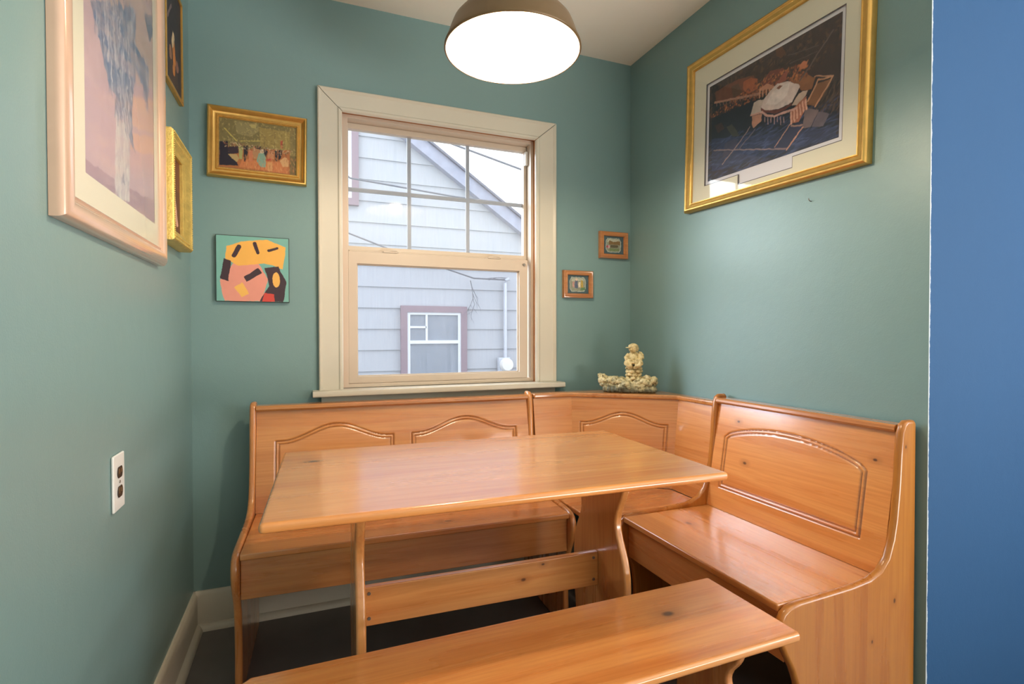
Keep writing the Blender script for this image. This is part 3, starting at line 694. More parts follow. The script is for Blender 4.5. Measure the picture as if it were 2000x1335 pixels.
ART_TRUNK=[('poly',(176, 150, 160),[(-0.09,0.238),(1.067,0.555),(1.031,0),(-0.102,-0.001)]),
('poly',(150, 120, 135),[(-0.1,0.041),(0.402,0.045),(1.036,0.095),(1.031,0),(-0.102,-0.001)]),
('poly',(196, 160, 150),[(0.421,0.347),(1.064,0.502),(1.055,0.371),(0.583,0.279)]),
('poly',(196, 158, 145),[(0.619,0.267),(1.055,0.355),(1.048,0.279),(0.579,0.199)]),
('poly',(186, 180, 180),[(0.369,0.242),(0.583,0.292),(0.55,0.01),(0.417,-0.001),(0.355,0.02)]),
('poly',(120, 128, 150),[(0.071,0.499),(0.683,0.72),(0.693,0.588),(0.912,0.585),(0.917,0.499),(0.86,0.406),(0.802,0.483),(0.688,0.512),(0.626,0.381),(0.602,0.296),(0.65,0.207),(0.581,0.225),(0.481,0.267),(0.355,0.238),(0.383,0.318),(0.271,0.337),(0.181,0.425)]),
('poly',(82, 104, 142),[(0.071,0.499),(0.202,0.546),(0.279,0.469),(0.362,0.374),(0.329,0.328),(0.248,0.388),(0.181,0.425)]),
('poly',(88, 108, 140),[(0.638,0.584),(0.79,0.591),(0.912,0.578),(0.881,0.418),(0.802,0.496),(0.671,0.52)]),
('poly',(90, 110, 145),[(0.376,0.609),(0.5,0.577),(0.495,0.499),(0.4,0.495),(0.312,0.55)]),
('poly',(88, 106, 138),[(0.426,0.429),(0.595,0.466),(0.607,0.396),(0.488,0.371)]),
('poly',(92, 100, 128),[(0.486,0.331),(0.617,0.352),(0.583,0.279),(0.488,0.269)]),
('poly',(170, 168, 172),[(0.283,0.54),(0.343,0.561),(0.429,0.467),(0.44,0.409),(0.338,0.463)]),
('poly',(176, 172, 176),[(0.571,0.639),(0.64,0.645),(0.638,0.597),(0.548,0.542)]),
('poly',(106, 104, 130),[(0.421,0.08),(0.486,0.091),(0.486,0.058),(0.429,0.05)]),
('poly',(98, 106, 128),[(0.84,0.777),(1.017,0.825),(1.036,0.764),(0.955,0.701),(0.879,0.726)])]
ART_BALL=[('poly',(120, 108, 66),[(0.015,0.971),(0.914,0.988),(0.911,0.582),(0.011,0.488)]),
('poly',(140, 128, 84),[(0.193,0.965),(0.487,0.959),(0.524,0.841),(0.398,0.688),(0.227,0.712)]),
('poly',(176, 160, 100),[(0.383,0.935),(0.472,0.935),(0.461,0.859),(0.401,0.876)]),
('line',(190, 170, 90),[(0.071,0.788),(0.223,0.565)],0.014),
('line',(186, 166, 88),[(0.26,0.571),(0.684,0.659)],0.012),
('poly',(150, 130, 72),[(0.506,0.9),(0.911,0.894),(0.911,0.488),(0.52,0.529)]),
('line',(120, 100, 60),[(0.71,0.853),(0.71,0.506)],0.008),
('line',(176, 156, 90),[(0.859,0.882),(0.855,0.506)],0.012),
('line',(120, 104, 64),[(0.576,0.729),(0.576,0.541)],0.008),
('poly',(176, 80, 60),[(0.784,0.694),(0.814,0.7),(0.81,0.529),(0.784,0.529)]),
('poly',(170, 104, 58),[(0.011,0.394),(0.911,0.518),(0.907,0.012),(0.007,0.018)]),
('poly',(196, 120, 72),[(0.294,0.212),(0.881,0.259),(0.881,0.024),(0.257,0.053)]),
('poly',(205, 150, 96),[(0.61,0.212),(0.68,0.224),(0.68,0.035),(0.617,0.041)]),
('poly',(30, 26, 42),[(0.011,0.518),(0.112,0.541),(0.119,0.329),(0.204,0.206),(0.249,0.076),(0.011,0.047)]),
('poly',(50, 36, 46),[(0.104,0.418),(0.242,0.476),(0.249,0.324),(0.13,0.282)]),
('poly',(176, 150, 100),[(0.112,0.282),(0.223,0.3),(0.257,0.218),(0.223,0.135)]),
('poly',(160, 160, 100),[(0.249,0.459),(0.301,0.459),(0.294,0.212),(0.257,0.218)]),
('poly',(28, 26, 36),[(0.312,0.488),(0.372,0.5),(0.361,0.318),(0.335,0.171),(0.312,0.182)]),
('poly',(196, 120, 84),[(0.372,0.376),(0.424,0.418),(0.431,0.206),(0.379,0.182)]),
('poly',(176, 130, 90),[(0.424,0.482),(0.52,0.488),(0.494,0.247),(0.431,0.253)]),
('poly',(60, 44, 44),[(0.45,0.5),(0.539,0.518),(0.52,0.453),(0.461,0.459)]),
('poly',(128, 160, 140),[(0.502,0.376),(0.591,0.406),(0.595,0.112),(0.528,0.094),(0.476,0.212)]),
('poly',(200, 180, 150),[(0.52,0.453),(0.576,0.465),(0.576,0.388),(0.513,0.376)]),
('poly',(40, 36, 44),[(0.565,0.482),(0.621,0.441),(0.595,0.3),(0.576,0.359)]),
('poly',(190, 130, 90),[(0.628,0.459),(0.699,0.459),(0.699,0.288),(0.617,0.288)]),
('poly',(30, 30, 40),[(0.71,0.476),(0.747,0.482),(0.743,0.253),(0.717,0.259)]),
('poly',(32, 30, 40),[(0.758,0.488),(0.814,0.5),(0.792,0.324),(0.755,0.271)]),
('poly',(205, 160, 110),[(0.773,0.271),(0.848,0.365),(0.9,0.294),(0.892,0.171),(0.818,0.153)]),
('line',(190, 60, 60),[(0.617,0.259),(0.665,0.282)],0.02)]


# large dome picture on the right wall
fw, fh = .780, .612
p1 = thing('framed_picture', 'large gilt framed picture of a white domed building, on the right wall', 'picture', matrix=wallm('right', (W-.0008, -.829, 1.9045), math.radians(-1.6)))
frame_ring('frame', fw, fh, [(0, 0), (0, .020), (.003, .026), (.008, .029), (.013, .028), (.016, .024), (.019, .0225), (.026, .021), (.030, .017), (.032, .019), (.035, .019), (.037, .014), (.037, .003), (.010, 0)], M['gold'], p1)
backing(fw-.03, fh-.03, p1)
aw, ah = .560, .375; ax, ay = .009, -.012
# window cut in the mat, with the caption notch at its lower edge
x0, x1, y0, y1 = ax-aw/2-.012, ax+aw/2+.012, ay-ah/2-.012, ay+ah/2+.012
nx0, nx1 = -.105, .128
def hole(g): return [(x0-g, y0-g), (nx0-g, y0-g), (nx0-g, y0-.036-g), (nx1+g, y0-.036-g), (nx1+g, y0-g), (x1+g, y0-g), (x1+g, y1+g), (x0-g, y1+g)]
holed('mat', rect(fw-.07, fh-.07), hole(.003), .0115, M['mat'], p1)
holed('mat_liner', hole(.006), hole(0), .0098, M['matdark'], p1, .001)
MB().box(x0-.02, x1+.02, y0-.06, y1+.02, .0045, .0060).obj('paper_margin', plain('white_print_paper', lin((226, 222, 226)), .7, var=.01), p1, smooth=0)
cv = Canvas(460, 310, (48, 38, 42), aw/ah); cv.wobble(.012, 30, 5)
cv.run([('poly', (74, 50, 42), [(0, .75), (.3, .68), (.6, .78), (1, .8), (1, 1), (0, 1)], .6)])
cv.mottle(.55, 9, 7); 
full = [(0, 0), (1, 0), (1, 1), (0, 1)]
cv.dabs([(84, 60, 52), (60, 46, 46), (104, 66, 48), (40, 32, 38)], [(0, .62), (1, .72), (1, 1), (0, 1)], 900, .05, .022, 0, 3, 1)
cv.run(ART_DOME[:4])
cv.dabs([(70, 50, 44), (56, 44, 44), (92, 66, 50), (34, 30, 36)], [(0, .66), (1, .66), (1, 1), (0, 1)], 500, .04, .018, 0, 3, 2)
cv.dabs([(30, 34, 56), (52, 62, 98), (70, 82, 120), (38, 40, 60)], [(0, 0), (1, 0), (1, .34), (0, .40)], 700, .09, .012, .15, .35, 3, .6)
cv.run(ART_DOME[4:9])
cv.dabs([(180, 100, 56), (140, 74, 48), (206, 126, 70), (96, 56, 44), (60, 40, 38)], [(.02, .665), (.35, .64), (.62, .62), (.80, .62), (.82, .74), (.45, .80), (.02, .70)], 700, .022, .014, 0, 3, 4)
cv.dabs([(80, 64, 54), (100, 76, 60), (50, 42, 44)], [(.84, .5), (1, .5), (1, .2), (.80, .26)], 160, .05, .01, 1.0, .3, 5)
cv.run(ART_DOME[9:]); cv.mottle(.22, 40, 9); cv.soften(1); cv.mottle(.25, 6, 11)
pr_ = canvas_obj('print', cv, aw, ah, p1, .0066); pr_.location.x = ax; pr_.location.y = ay
pane(fw-.072, fh-.072, .0135, p1)

# large tall picture on the left wall
lw, lh = .690, .94
p2 = thing('framed_picture', 'tall rose beige framed picture of a blue grey twisted trunk, on the left wall', 'picture', matrix=wallm('left', (.0008, -.815, 1.294+lh/2)))
pf = [(0, 0), (0, .010)]+[(.021-.021*math.cos(a), .010+.018*math.sin(a)) for a in [PI*i/14 for i in range(1, 12)]]+[(.0425, .0165), (.0450, .019), (.0475, .0165), (.0475, .004), (.02, 0)]
frame_ring('frame', lw, lh, pf, M['rose'], p2)
backing(lw-.03, lh-.03, p2)
tw, th_ = .490, .70; ty = 1.400+th_/2-(1.294+lh/2)
holed('mat', rect(lw-.09, lh-.09), rect(tw, th_, .022, ty), .0125, M['mat'], p2)
cv = Canvas(300, 500, (184, 156, 152), tw/th_); cv.wobble(.03, 14, 15)
k0 = .685/.70
cv.run([('poly', (176, 150, 166), [(0, 0), (1, 0), (1, .35), (0, .55)], .5), ('poly', (196, 170, 150), [(0, .6), (1, .5), (1, .8), (0, .9)], .4)])
cv.mottle(.12, 6, 3)
A2 = [(k, c, [(u, v*k0) for u, v in pts], *r) for k, c, pts, *r in ART_TRUNK]
cv.run(A2[:5])
# trunk above the edge of the photograph, widening upwards
cv.wobble(.05, 30, 21)
cv.run([('poly', (140, 146, 164), [(.26, .74), (.66, .76), (.74, .86), (.92, 1), (.06, 1), (.16, .84)])])
cv.run(A2[5:]); tk = A2[5][2]
cv.dabs([(84, 104, 140), (100, 116, 150), (196, 192, 196), (160, 162, 176), (70, 86, 120), (120, 124, 146)], tk, 1100, .12, .020, PI/2+.12, .22, 11, .7)
cv.dabs([(84, 104, 140), (196, 192, 196), (150, 154, 172), (70, 86, 120)], [(.06, 1), (.16, .82), (.30, .74), (.66, .76), (.92, 1)], 260, .14, .022, PI/2, .3, 12, .7)
cv.dabs([(200, 196, 194), (176, 170, 178), (150, 146, 160)], A2[4][2], 160, .10, .02, PI/2, .2, 13, .5)
cv.dabs([(206, 176, 166), (190, 160, 168), (178, 152, 168), (200, 170, 156)], [(0, 0), (1, 0), (1, 1), (0, 1)], 160, .5, .05, .1, .2, 14, .14)
cv.mottle(.06, 34, 25, asp=.45); cv.soften(2)
cv.c = np.clip(cv.c*1.12+.02, 0, 1); po = canvas_obj('print', cv, tw, th_, p2, .0105); po.location.x = .022; po.location.y = ty
pane(lw-.094, lh-.094, .0145, p2).data.materials[0] = M['matte_glass']

# small dark picture high on the left wall
dw, dh = .235, .34
p3 = thing('framed_picture', 'thin gold framed dark picture with a glowing orange figure, high on the left wall', 'picture', matrix=wallm('left', (.0008, -.280, 1.872+dh/2), math.radians(.6)))
frame_ring('frame', dw, dh, [(0, 0), (0, .011), (.002, .013), (.009, .013), (.011, .011), (.011, .003), (.005, 0)], M['gold'], p3)
backing(dw-.01, dh-.01, p3)
cv = Canvas(110, 160, (54, 44, 50), dw/dh); cv.wobble(.06, 12, 35)
cv.run([('poly', (84, 60, 46), [(.2, 0), (.8, 0), (.7, .35), (.3, .4)], .7), ('line', (190, 120, 56), [(.5, .18), (.55, .3), (.5, .44)], .16), ('line', (216, 190, 150), [(.45, .44), (.5, .52)], .13),
        ('line', (120, 100, 100), [(.15, .6), (.4, .78)], .05), ('ell', (150, 110, 84), [(.3, .3), (.08, .07)]), ('ell', (140, 96, 80), [(.72, .28), (.09, .06)])])
cv.mottle(.4, 12, 37); canvas_obj('print', cv, dw-.018, dh-.018, p3, .0075)

# ornate gold frame lower on the left wall
ow, oh = .268, .325
p4 = thing('framed_picture', 'ornate gold framed picture of a pale figure, lower on the left wall', 'picture', matrix=wallm('left', (.0008, -.324, 1.375+oh/2)))
pf = [(0, 0), (0, .034), (.004, .039), (.010, .040), (.014, .036), (.018, .034), (.024, .036), (.028, .034), (.034, .026), (.040, .024), (.045, .020), (.045, .008), (.01, 0)]
frame_ring('frame', ow, oh, pf, M['goldor'], p4)
m = MB()
for (t, z, r) in ((.0070, .0400, .0030), (.021, .0352, .0024)):
    for sx in (-1, 1):
        n = int((oh-2*t)/(r*2.1))
        for i in range(n): m.blob((sx*(ow/2-t), -(oh/2-t)+(i+.5)*(oh-2*t)/n, z), (r, r, r*.8), 1)
        n = int((ow-2*t)/(r*2.1))
        for i in range(n): m.blob((-(ow/2-t)+(i+.5)*(ow-2*t)/n, sx*(oh/2-t), z), (r, r, r*.8), 1)
m.obj('beading', M['goldor'], p4, smooth=180, recalc=False)
backing(ow-.02, oh-.02, p4)
cv = Canvas(100, 130, (92, 54, 38), .178/.235); cv.wobble(.05, 10, 45)
cv.run([('poly', (116, 68, 44), [(0, .55), (1, .6), (1, 1), (0, 1)], .7), ('poly', (206, 160, 140), [(.30, .30), (.5, .32), (.72, .1), (.85, .12), (.62, .5), (.56, .72), (.44, .78), (.34, .6)]), ('ell', (212, 172, 150), [(.42, .80), (.09, .07)]),
        ('poly', (226, 206, 190), [(.15, .34), (.4, .36), (.42, .55), (.25, .58)]), ('poly', (110, 100, 74), [(0, 0), (.6, 0), (.45, .3), (.1, .34)]), ('ell', (60, 36, 30), [(.40, .86), (.1, .05)])])
cv.mottle(.25, 12, 47); canvas_obj('print', cv, ow-.088, oh-.088, p4, .012)

# ballroom painting on the back wall
bw, bh = .344, .262
p5 = thing('framed_picture', 'gold framed painting of people dancing in a ballroom, left of the window', 'picture', matrix=wallm('back', (.2315, -.0008, 1.816), math.radians(-.8)))
pf = [(0, 0), (0, .020), (.003, .026), (.007, .027), (.011, .024), (.016, .016), (.022, .0125), (.028, .0125), (.031, .016), (.034, .016), (.036, .012), (.038, .012), (.038, .004), (.01, 0)]
frame_ring('frame', bw, bh, pf, M['gold'], p5)
m = MB(); t = .0355
for sx in (-1, 1):
    n = 56
    for i in range(n): m.blob((-(bw/2-t)+(i+.5)*(bw-2*t)/n, sx*(bh/2-t), .0140), (.0019, .0019, .0016), 1)
    n = 38
    for i in range(n): m.blob((sx*(bw/2-t), -(bh/2-t)+(i+.5)*(bh-2*t)/n, .0140), (.0019, .0019, .0016), 1)
m.obj('beading', M['gold'], p5, smooth=180, recalc=False)
backing(bw-.02, bh-.02, p5)
cv = Canvas(230, 160, (112, 98, 60), .27/.187); cv.wobble(.012, 30, 55)
cv.run([('poly', (146, 128, 78), [(0, .4), (1, .4), (1, 1), (0, 1)], .6)]+ART_BALL)
cv.dabs([(190, 170, 104), (120, 106, 64), (150, 132, 80), (96, 84, 54), (206, 186, 120)], [(0, .5), (1, .42), (1, 1), (0, 1)], 500, .05, .014, 0, 3, 15, .45)
cv.dabs([(36, 30, 40), (200, 170, 130), (170, 100, 70), (60, 44, 48), (220, 196, 160), (130, 90, 60)], [(.05, .42), (.9, .36), (.95, .5), (.05, .54)], 420, .028, .012, PI/2, .5, 16)
cv.dabs([(206, 140, 84), (160, 92, 52), (216, 164, 108), (140, 80, 50)], [(.3, 0), (1, 0), (1, .34), (.3, .30)], 260, .06, .01, PI/2, .3, 17, .5)
cv.soften(1)
canvas_obj('print', cv, bw-.074, bh-.074, p5, .008)

# unframed square board: plain abstract colour patches
sw, shh = .252, .249
p6 = thing('wall_print', 'square unframed print of yellow, pink and black shapes on turquoise, left of the window', 'picture', matrix=wallm('back', (.2105, -.0008, 1.3475)))
MB().box(-sw/2, sw/2, -shh/2, shh/2, 0, .0165).obj('board', M['teal_card'], p6, bevel=.0008, seg=1)
cv = Canvas(260, 256, (120, 176, 166), 1); cv.wobble(.03, 9, 65)
cv.run([('poly', (226, 150, 132), [(.10, .0), (.62, .0), (.70, .34), (.56, .62), (.22, .58), (.04, .30)]), ('poly', (238, 178, 84), [(.12, .66), (.30, .54), (.66, .60), (.92, .52), (.96, .86), (.70, .97), (.34, .92), (.14, .84)]),
        ('poly', (58, 40, 50), [(.58, .0), (.92, .0), (.97, .30), (.86, .56), (.66, .52), (.72, .24)]), ('ell', (236, 180, 90), [(.82, .34), (.055, .12)]), ('poly', (58, 40, 50), [(.05, .34), (.16, .30), (.20, .62), (.10, .66)]),
        ('line', (58, 40, 50), [(.30, .84), (.24, .70)], .06), ('line', (58, 40, 50), [(.52, .90), (.56, .76)], .05), ('line', (58, 40, 50), [(.72, .80), (.84, .84)], .04),
        ('poly', (206, 70, 60), [(.62, .0), (.80, .0), (.78, .12), (.66, .14)]), ('poly', (240, 184, 92), [(.24, .20), (.34, .06), (.44, .12), (.34, .30)]), ('poly', (58, 40, 50), [(.40, .30), (.62, .44), (.56, .52), (.36, .38)])]); cv.mottle(.04, 8, 67); canvas_obj('print', cv, sw-.004, shh-.004, p6, .0168)

# two small wood framed pictures right of the window
for nm, cx, cz, lab, seed in (('a', 1.6135, 1.3375, 'small wood framed oval-vignette picture, lower of the two right of the window', 71), ('b', 1.812, 1.5365, 'small wood framed oval-vignette picture, upper of the two, beside the room corner', 81)):
    q = thing('small_framed_picture', lab, 'picture', matrix=wallm('back', (cx, -.0008, cz)))
    qw, qh = .160, .131
    frame_ring('frame', qw, qh, [(0, 0), (0, .016), (.002, .020), (.005, .021), (.009, .019), (.013, .0195), (.017, .021), (.020, .020), (.022, .016), (.022, .003), (.006, 0)], M['wood_f'], q)
    backing(qw-.01, qh-.01, q)
    cv = Canvas(130, 100, (70, 92, 98), 1.33); cv.wobble(.05, 14, seed)
    rr = lambda k: [(.12*k+.5*(1-k)+u*k*.76*1.0, .5+(v-.5)*k) for u, v in ((0, .28), (.12, .10), (.88, .10), (1, .28), (1, .72), (.88, .9), (.12, .9), (0, .72))]
    cv.run([('poly', (176, 186, 180), rr(.98)), ('poly', (150, 152, 130), rr(.90)), ('poly', (196, 196, 176), [(.2, .66), (.8, .7), (.76, .84), (.26, .84)], .8)])
    if nm == 'a':
        cv.run([('poly', (92, 100, 124), [(.36, .3), (.5, .28), (.5, .7), (.38, .74)]), ('ell', (220, 190, 170), [(.44, .76), (.05, .07)]), ('poly', (200, 150, 140), [(.26, .34), (.36, .34), (.35, .66), (.27, .66)]),
                ('poly', (226, 210, 190), [(.52, .34), (.62, .34), (.62, .62), (.54, .62)]), ('poly', (190, 160, 70), [(.64, .3), (.76, .34), (.74, .72), (.64, .74)]), ('poly', (96, 130, 84), [(.62, .2), (.86, .2), (.84, .36), (.66, .34)])])
    else:
        cv.run([('poly', (130, 100, 56), [(.28, .54), (.84, .54), (.82, .76), (.5, .7), (.3, .76)]), ('poly', (96, 86, 60), [(.34, .36), (.74, .38), (.74, .52), (.36, .52)]), ('ell', (186, 70, 76), [(.22, .42), (.06, .07)]),
                ('ell', (210, 160, 170), [(.28, .40), (.05, .1)]), ('poly', (120, 136, 90), [(.3, .18), (.8, .2), (.78, .34), (.32, .32)])])
    cv.mottle(.25, 26, seed+3); canvas_obj('print', cv, qw-.042, qh-.042, q, .008)
    pane(qw-.044, qh-.044, .0115, q)

nl = MB().tube([(0, 0, 0), (0, .001, .006), (0, .004, .010), (0, .009, .011)], .0014, 8)
nl.obj('bent_nail', M['steel'], None, matrix=wallm('right', (W-.0004, -1.014, 1.526)))
o = bpy.data.objects['bent_nail']; o.matrix_world = wallm('right', (W-.0004, -1.014, 1.526)); tag(o, 'tiny bent nail in the right wall just below the large gilt picture', 'nail')

# ------------------------------------------------------------------ resin figurine on the corner shelf
rz = math.radians(-36.9)
fg = thing('garden_figurine', 'cream stone-look figurine of a capped child sitting on a stone pile, on corner shelf', 'figurine', (1.735, -.243, CT+.0013), rz)
def resin(name, lo, hi, dirt):
    t = NT(name); c = t.coord(); sx = t.new('ShaderNodeSeparateXYZ'); t.inp(sx, 0, c)
    n = t.noise(c, 70, 5, .65); big = t.noise(c, 22, 3)
    colr = t.mix(t.ramp(n, [(.36, (0, 0, 0)), (.52, (1, 1, 1))]), lo, hi)
    mr = t.new('ShaderNodeMapRange'); t.inp(mr, 0, t.math('ADD', sx.outputs[2], t.math('MULTIPLY', t.math('SUBTRACT', big, .5), .09)))
    mr.inputs[1].default_value = dirt-.018; mr.inputs[2].default_value = dirt+.012; mr.inputs[3].default_value = .92; mr.inputs[4].default_value = 0
    colr = t.mix(mr.outputs[0], colr, t.mix(n, (.012, .018, .012), (.16, .17, .12)))     # dark green patina brushed on the foot
    t.set(Base_Color=colr, Roughness=.55); t.bump(n, .5, .003)
    return t.m
rk = resin('cream_resin_rock', lin((120, 108, 66)), lin((222, 208, 162)), .036)
rf = resin('cream_resin_figure', lin((176, 152, 100)), lin((226, 206, 154)), -.2)
random.seed(12)
m = MB()
m.blob((.010, 0, .026), (.116, .044, .032), 4, .012, 38, 1)
for i in range(26): a = -1+2*i/25; m.blob((.012+a*.106, -.034*(1-.35*a*a)+.004*(i % 2), .014), (.013, .014, .016), 2, .004, 60, 60+i)
for i in range(58):      # boulders and roots modelled all over the base
    a = random.uniform(-1, 1); ang = random.uniform(-.35, PI+.35); r = random.uniform(.010, .019)
    yy = -.040*math.cos(ang); zz = .030+.024*math.sin(ang)+.006*a*a
    m.blob((.008+a*.112, yy*(1-.25*a*a), max(.020, zz)), (r*1.3, r*.9, r*.9), 2, .005, 60, i, random.uniform(-.6, .6))
for i in range(7): m.blob((.100+random.uniform(-.022, .022), random.uniform(-.03, .01), .058+random.uniform(-.010, .012)), (.016, .014, .011), 2, .006, 60, 30+i, random.uniform(-1, 1))
def clamp_floor(m, z=0): m.v = [(x, y, max(z, w)) for x, y, w in m.v]
clamp_floor(m)
m.obj('rock_base', rk, fg, smooth=180, recalc=False)
m = MB()
for i in range(9): a = i/9*2*PI; m.blob((-.112+.011*math.cos(a), -.008+.008*math.sin(a), .066+.004*(i % 2)), (.0055, .005, .014), 2, .002, 90, i, .35*math.cos(a))
m.blob((-.110, -.008, .050), (.019, .018, .016), 3, .005, 60, 4); m.blob((-.104, -.010, .034), (.016, .020, .014), 3, .006, 60, 5)
m.obj('flower_bud', rk, fg, smooth=180, recalc=False)
m = MB(); random.seed(3)
for lv, z in enumerate((.064, .079, .094, .108, .118)):
    n = 7 if lv < 4 else 6
    for i in range(n):
        a = 2*PI*(i+.5*(lv % 2))/n+random.uniform(-.1, .1); R_ = (.026 if lv < 3 else .025)
        m.blob((.030+R_*math.cos(a), R_*.85*math.sin(a), z+random.uniform(-.0015, .0015)), (.0128, .0120, .0084 if lv < 4 else .006), 2, .005, 70, lv*9+i)
m.blob((.030, 0, .088), (.021, .019, .034), 3, .002, 60, 3)
m.obj('stone_pile', rf, fg, smooth=180, recalc=False)
m = MB()     # the sitting child, one fused surface
m.blob((.030, .004, .150), (.026, .020, .027), 3); m.blob((.030, .006, .170), (.022, .014, .012), 3)
for sx in (-1, 1):
    m.tube([(.030+sx*.022, .004, .169), (.030+sx*.034, -.006, .154), (.030+sx*.028, -.022, .143), (.030+sx*.010, -.030, .142)], [.0095, .0095, .0085, .007], 10)
    m.tube([(.030+sx*.012, .004, .132), (.030+sx*.028, -.020, .134), (.030+sx*.033, -.034, .128)], [.015, .014, .010], 10)
    m.tube([(.030+sx*.033, -.034, .130), (.030+sx*.020, -.036, .118), (.030+sx*.006, -.036, .121)], [.010, .009, .008], 10)
m.blob((.030, -.026, .134), (.030, .014, .008), 3)
m.blob((.030, -.002, .184), (.010, .010, .010), 2)
m.blob((.026, -.005, .196), (.0195, .020, .0200), 3); m.blob((.018, -.023, .192), (.004, .004, .004), 2); m.blob((.022, -.017, .187), (.009, .006, .005), 2)
bd = m.obj('child', rf, fg, smooth=180, recalc=False)
rm = bd.modifiers.new('fuse', 'REMESH'); rm.mode = 'VOXEL'; rm.voxel_size = .0021; rm.use_smooth_shade = True
sm = bd.modifiers.new('soft', 'SMOOTH'); sm.factor = .5; sm.iterations = 2
m = MB(); m.blob((.028, 0, .2045), (.0215, .0205, .0135), 3, .002, 80, 2); m.blob((.008, -.014, .1995), (.014, .013, .0028), 2); m.blob((.045, .006, .194), (.008, .010, .013), 2, .003, 90, 6)
m.obj('cap', rf, fg, smooth=180, recalc=False)
m = MB()
m.tube([(.050, .012, .178), (.060, .016, .176), (.068, .018, .166), (.070, .018, .150), (.064, .016, .142)], [.004, .005, .0055, .005, .004], 10).obj('satchel_strap', rf, fg, smooth=60)

# ------------------------------------------------------------------ outside the window
setting('ground', MB().box(-12, 16, .16, 22, -.70, -.60), plain('outdoor_ground', (.22, .22, .20), .9))
hs = thing('neighbour_house', 'pale grey shingle-sided house with a sloping roof, seen through the window', 'house', (0, 4.0, 0))
sid = NT('pale_shingle_siding'); c = sid.coord(); ns = sid.noise(sid.scale(c, (120, 1, 3)), 1, 3)
sid.set(Base_Color=sid.mix(ns, (.40, .42, .46), (.52, .54, .58)), Roughness=.8); sid.bump(ns, .3, .004)
RX = .95
def rake(x): return 3.39-.683*((x if x > RX else 2*RX-x)-1.66)-.13       # lower edge of the roof verge, z at x
m = MB(); X0, XE = -6, 5.2; zz = -.55
while zz < 7.5:
    z1 = zz+.245
    def xr(z): return min(XE, 1.66-(z+.13-3.39)/.683)
    a, c_ = xr(zz), xr(z1)
    if c_ < RX: break
    l0, l1 = 2*RX-a, 2*RX-c_
    q = [(l0, -.006, zz), (a, -.006, zz), (c_, .012, z1), (l1, .012, z1)]
    m.add(q+[(l0, .03, zz), (a, .03, zz), (c_, .03, z1), (l1, .03, z1)], [(0, 1, 2, 3), (4, 7, 6, 5), (0, 4, 5, 1), (1, 5, 6, 2), (3, 2, 6, 7), (0, 3, 7, 4)])
    zz = z1
m.obj('siding', sid.m, hs, smooth=0)
vm = MB()
XL = 2*RX-5.6
sl = [(XL, rake(XL)), (RX, rake(RX)), (5.6, rake(5.6)), (5.6, rake(5.6)+.17), (RX, rake(RX)+.17), (XL, rake(XL)+.17)]
vm.prism(sl, -.10, .03, 'y').obj('roof_verge', plain('weathered_lilac_board', lin((170, 174, 192)), .85, bump=.6, bscale=30, var=.14), hs, smooth=0)
MB().prism([(XL, rake(XL)+.171), (RX, rake(RX)+.171), (5.6, rake(5.6)+.171), (5.6, rake(5.6)+.20), (RX, rake(RX)+.20), (XL, rake(XL)+.20)], -.14, 5, 'y').obj('roof', plain('grey_shingles', lin((120, 122, 135)), .9, bump=.5), hs, smooth=0)
lil = plain('mauve_window_trim', lin((150, 132, 142)), .7, var=.04); wv = plain('white_house_trim', lin((228, 232, 238)), .5, var=.02)
curt = NT('grey_curtain'); cc = curt.noise(curt.scale(curt.coord(), (22, 1, 1.2)), 1, 3); curt.set(Base_Color=curt.mix(cc, (.16, .18, .22), (.42, .45, .50)), Roughness=.8)
def hwin(name, x0, x1, z0, z1, zm, lattice, lab):
    f = ring(name, x0, x1, z0, z1, x0+.075, x1-.075, z0+.075, z1-.075, -.05, .02, lil, hs, 0); f['label'] = lab
    a0_, a1_, c0_, c1_ = x0+.075, x1-.075, z0+.075, z1-.075
    ring('sash', a0_, a1_, c0_, c1_, a0_+.035, a1_-.035, c0_+.03, c1_-.03, -.035, .01, wv, f, 0)
    m = MB().box(a0_+.03, a1_-.03, -.036, .008, zm-.02, zm+.02)
    if lattice: m.box(a0_+.22, a0_+.245, -.03, .0, zm, c1_-.02).box(a0_+.03, a0_+.23, -.03, 0, (zm+c1_)/2-.012, (zm+c1_)/2+.012)
    m.obj('mullion', wv, f, smooth=0)
    MB().box(a0_+.03, a1_-.03, -.012, -.010, c0_+.02, c1_-.02).obj('curtain', curt.m, f, smooth=0)
    MB().box(a0_+.03, a1_-.03, -.022, -.020, c0_+.02, c1_-.02).obj('pane', M['pane'], f, smooth=0)
hwin('window', 1.44, 2.245, .05, 1.440, 1.01, True, 'lower window with mauve surround and grey curtains')
hwin('window', .30, .972, 2.565, 3.50, 3.0, False, 'upper window with mauve surround')
em = thing('electric_meter', 'round white electric meter with a tall conduit on the neighbour house wall', 'meter', (2.745, 3.985, .72))
wm_ = plain('pale_grey_metal', lin((205, 210, 220)), .5, .2)
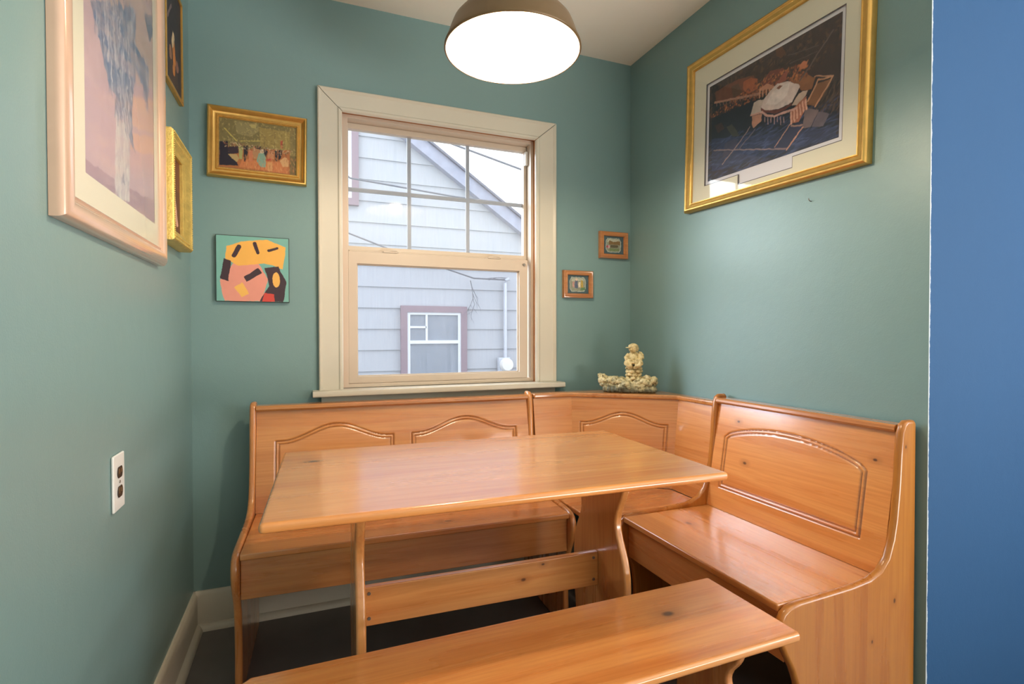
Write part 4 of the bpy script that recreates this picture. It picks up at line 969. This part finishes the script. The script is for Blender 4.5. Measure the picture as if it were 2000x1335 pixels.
MB().tube([(0, -.03, .08), (0, -.03, 1.02), (.01, -.035, 1.06), (.05, -.05, 1.08)], .022, 12).obj('conduit', wm_, em)
MB().box(-.10, .06, -.06, 0, -.10, .09).obj('meter_box', wm_, em, bevel=.01)
MB().lathe([(0, -.13), (.07, -.125), (.08, -.11), (.085, -.06), (.085, 0)], n=32, axis='y').obj('meter_dial', M['white'], em)
cable = plain('grey_cable', (.16, .17, .20), .6)
def wire(pts, r, lab, sag=0):
    P = [Vector(p) for p in pts]
    o = MB().tube(P, r, 8).obj('utility_cable', cable); return tag(o, lab, 'cable', None)
wire([(-.4, 3.7, 3.62), (.86, 3.7, 2.81-.02), (2.02, 3.7, 2.70), (3.5, 3.7, 2.66), (6, 3.7, 2.7)], .010, 'dark overhead cable crossing the middle of the upper window panes')
wire([(-1, 3.6, 4.6), (1.52, 3.6, 3.37), (2.80, 3.6, 3.08), (6, 3.6, 2.50)], .012, 'overhead cable against the white sky at upper right')
wire([(-1, 3.85, 2.95), (.86, 3.85, 2.22), (1.30, 3.85, 2.07), (1.95, 3.85, 1.88), (2.30, 3.85, 1.78), (2.72, 3.9, 1.78)], .009, 'cable sloping down across the siding to the conduit head')
m = MB(); random.seed(6)
def twig(p, d, L, r, dep):
    q = [p]
    for i in range(4):
        d = (d+Vector((random.uniform(-.3, .3), random.uniform(-.1, .1), random.uniform(-.25, .15)))).normalized(); q.append(q[-1]+d*L/4)
    m.tube(q, [r, r*.85, r*.7, r*.6, r*.45], 5)
    if dep:
        for k in (1, 2, 3, 4):
            twig(q[k], (d+Vector((random.uniform(-.9, .9), 0, random.uniform(-.7, .2)))).normalized(), L*.55, r*.6, dep-1)
twig(Vector((2.28, 3.93, 1.76)), Vector((.1, 0, -1)), .30, .006, 2)
twig(Vector((2.72, 3.88, 1.80)), Vector((-.7, 0, .3)), .22, .006, 0); twig(Vector((2.45, 3.88, 1.78)), Vector((.9, 0, .2)), .28, .005, 0)
tag(m.obj('bare_vine', cable), 'thin bare vine twigs hanging from the cable on the neighbour wall', 'vine')
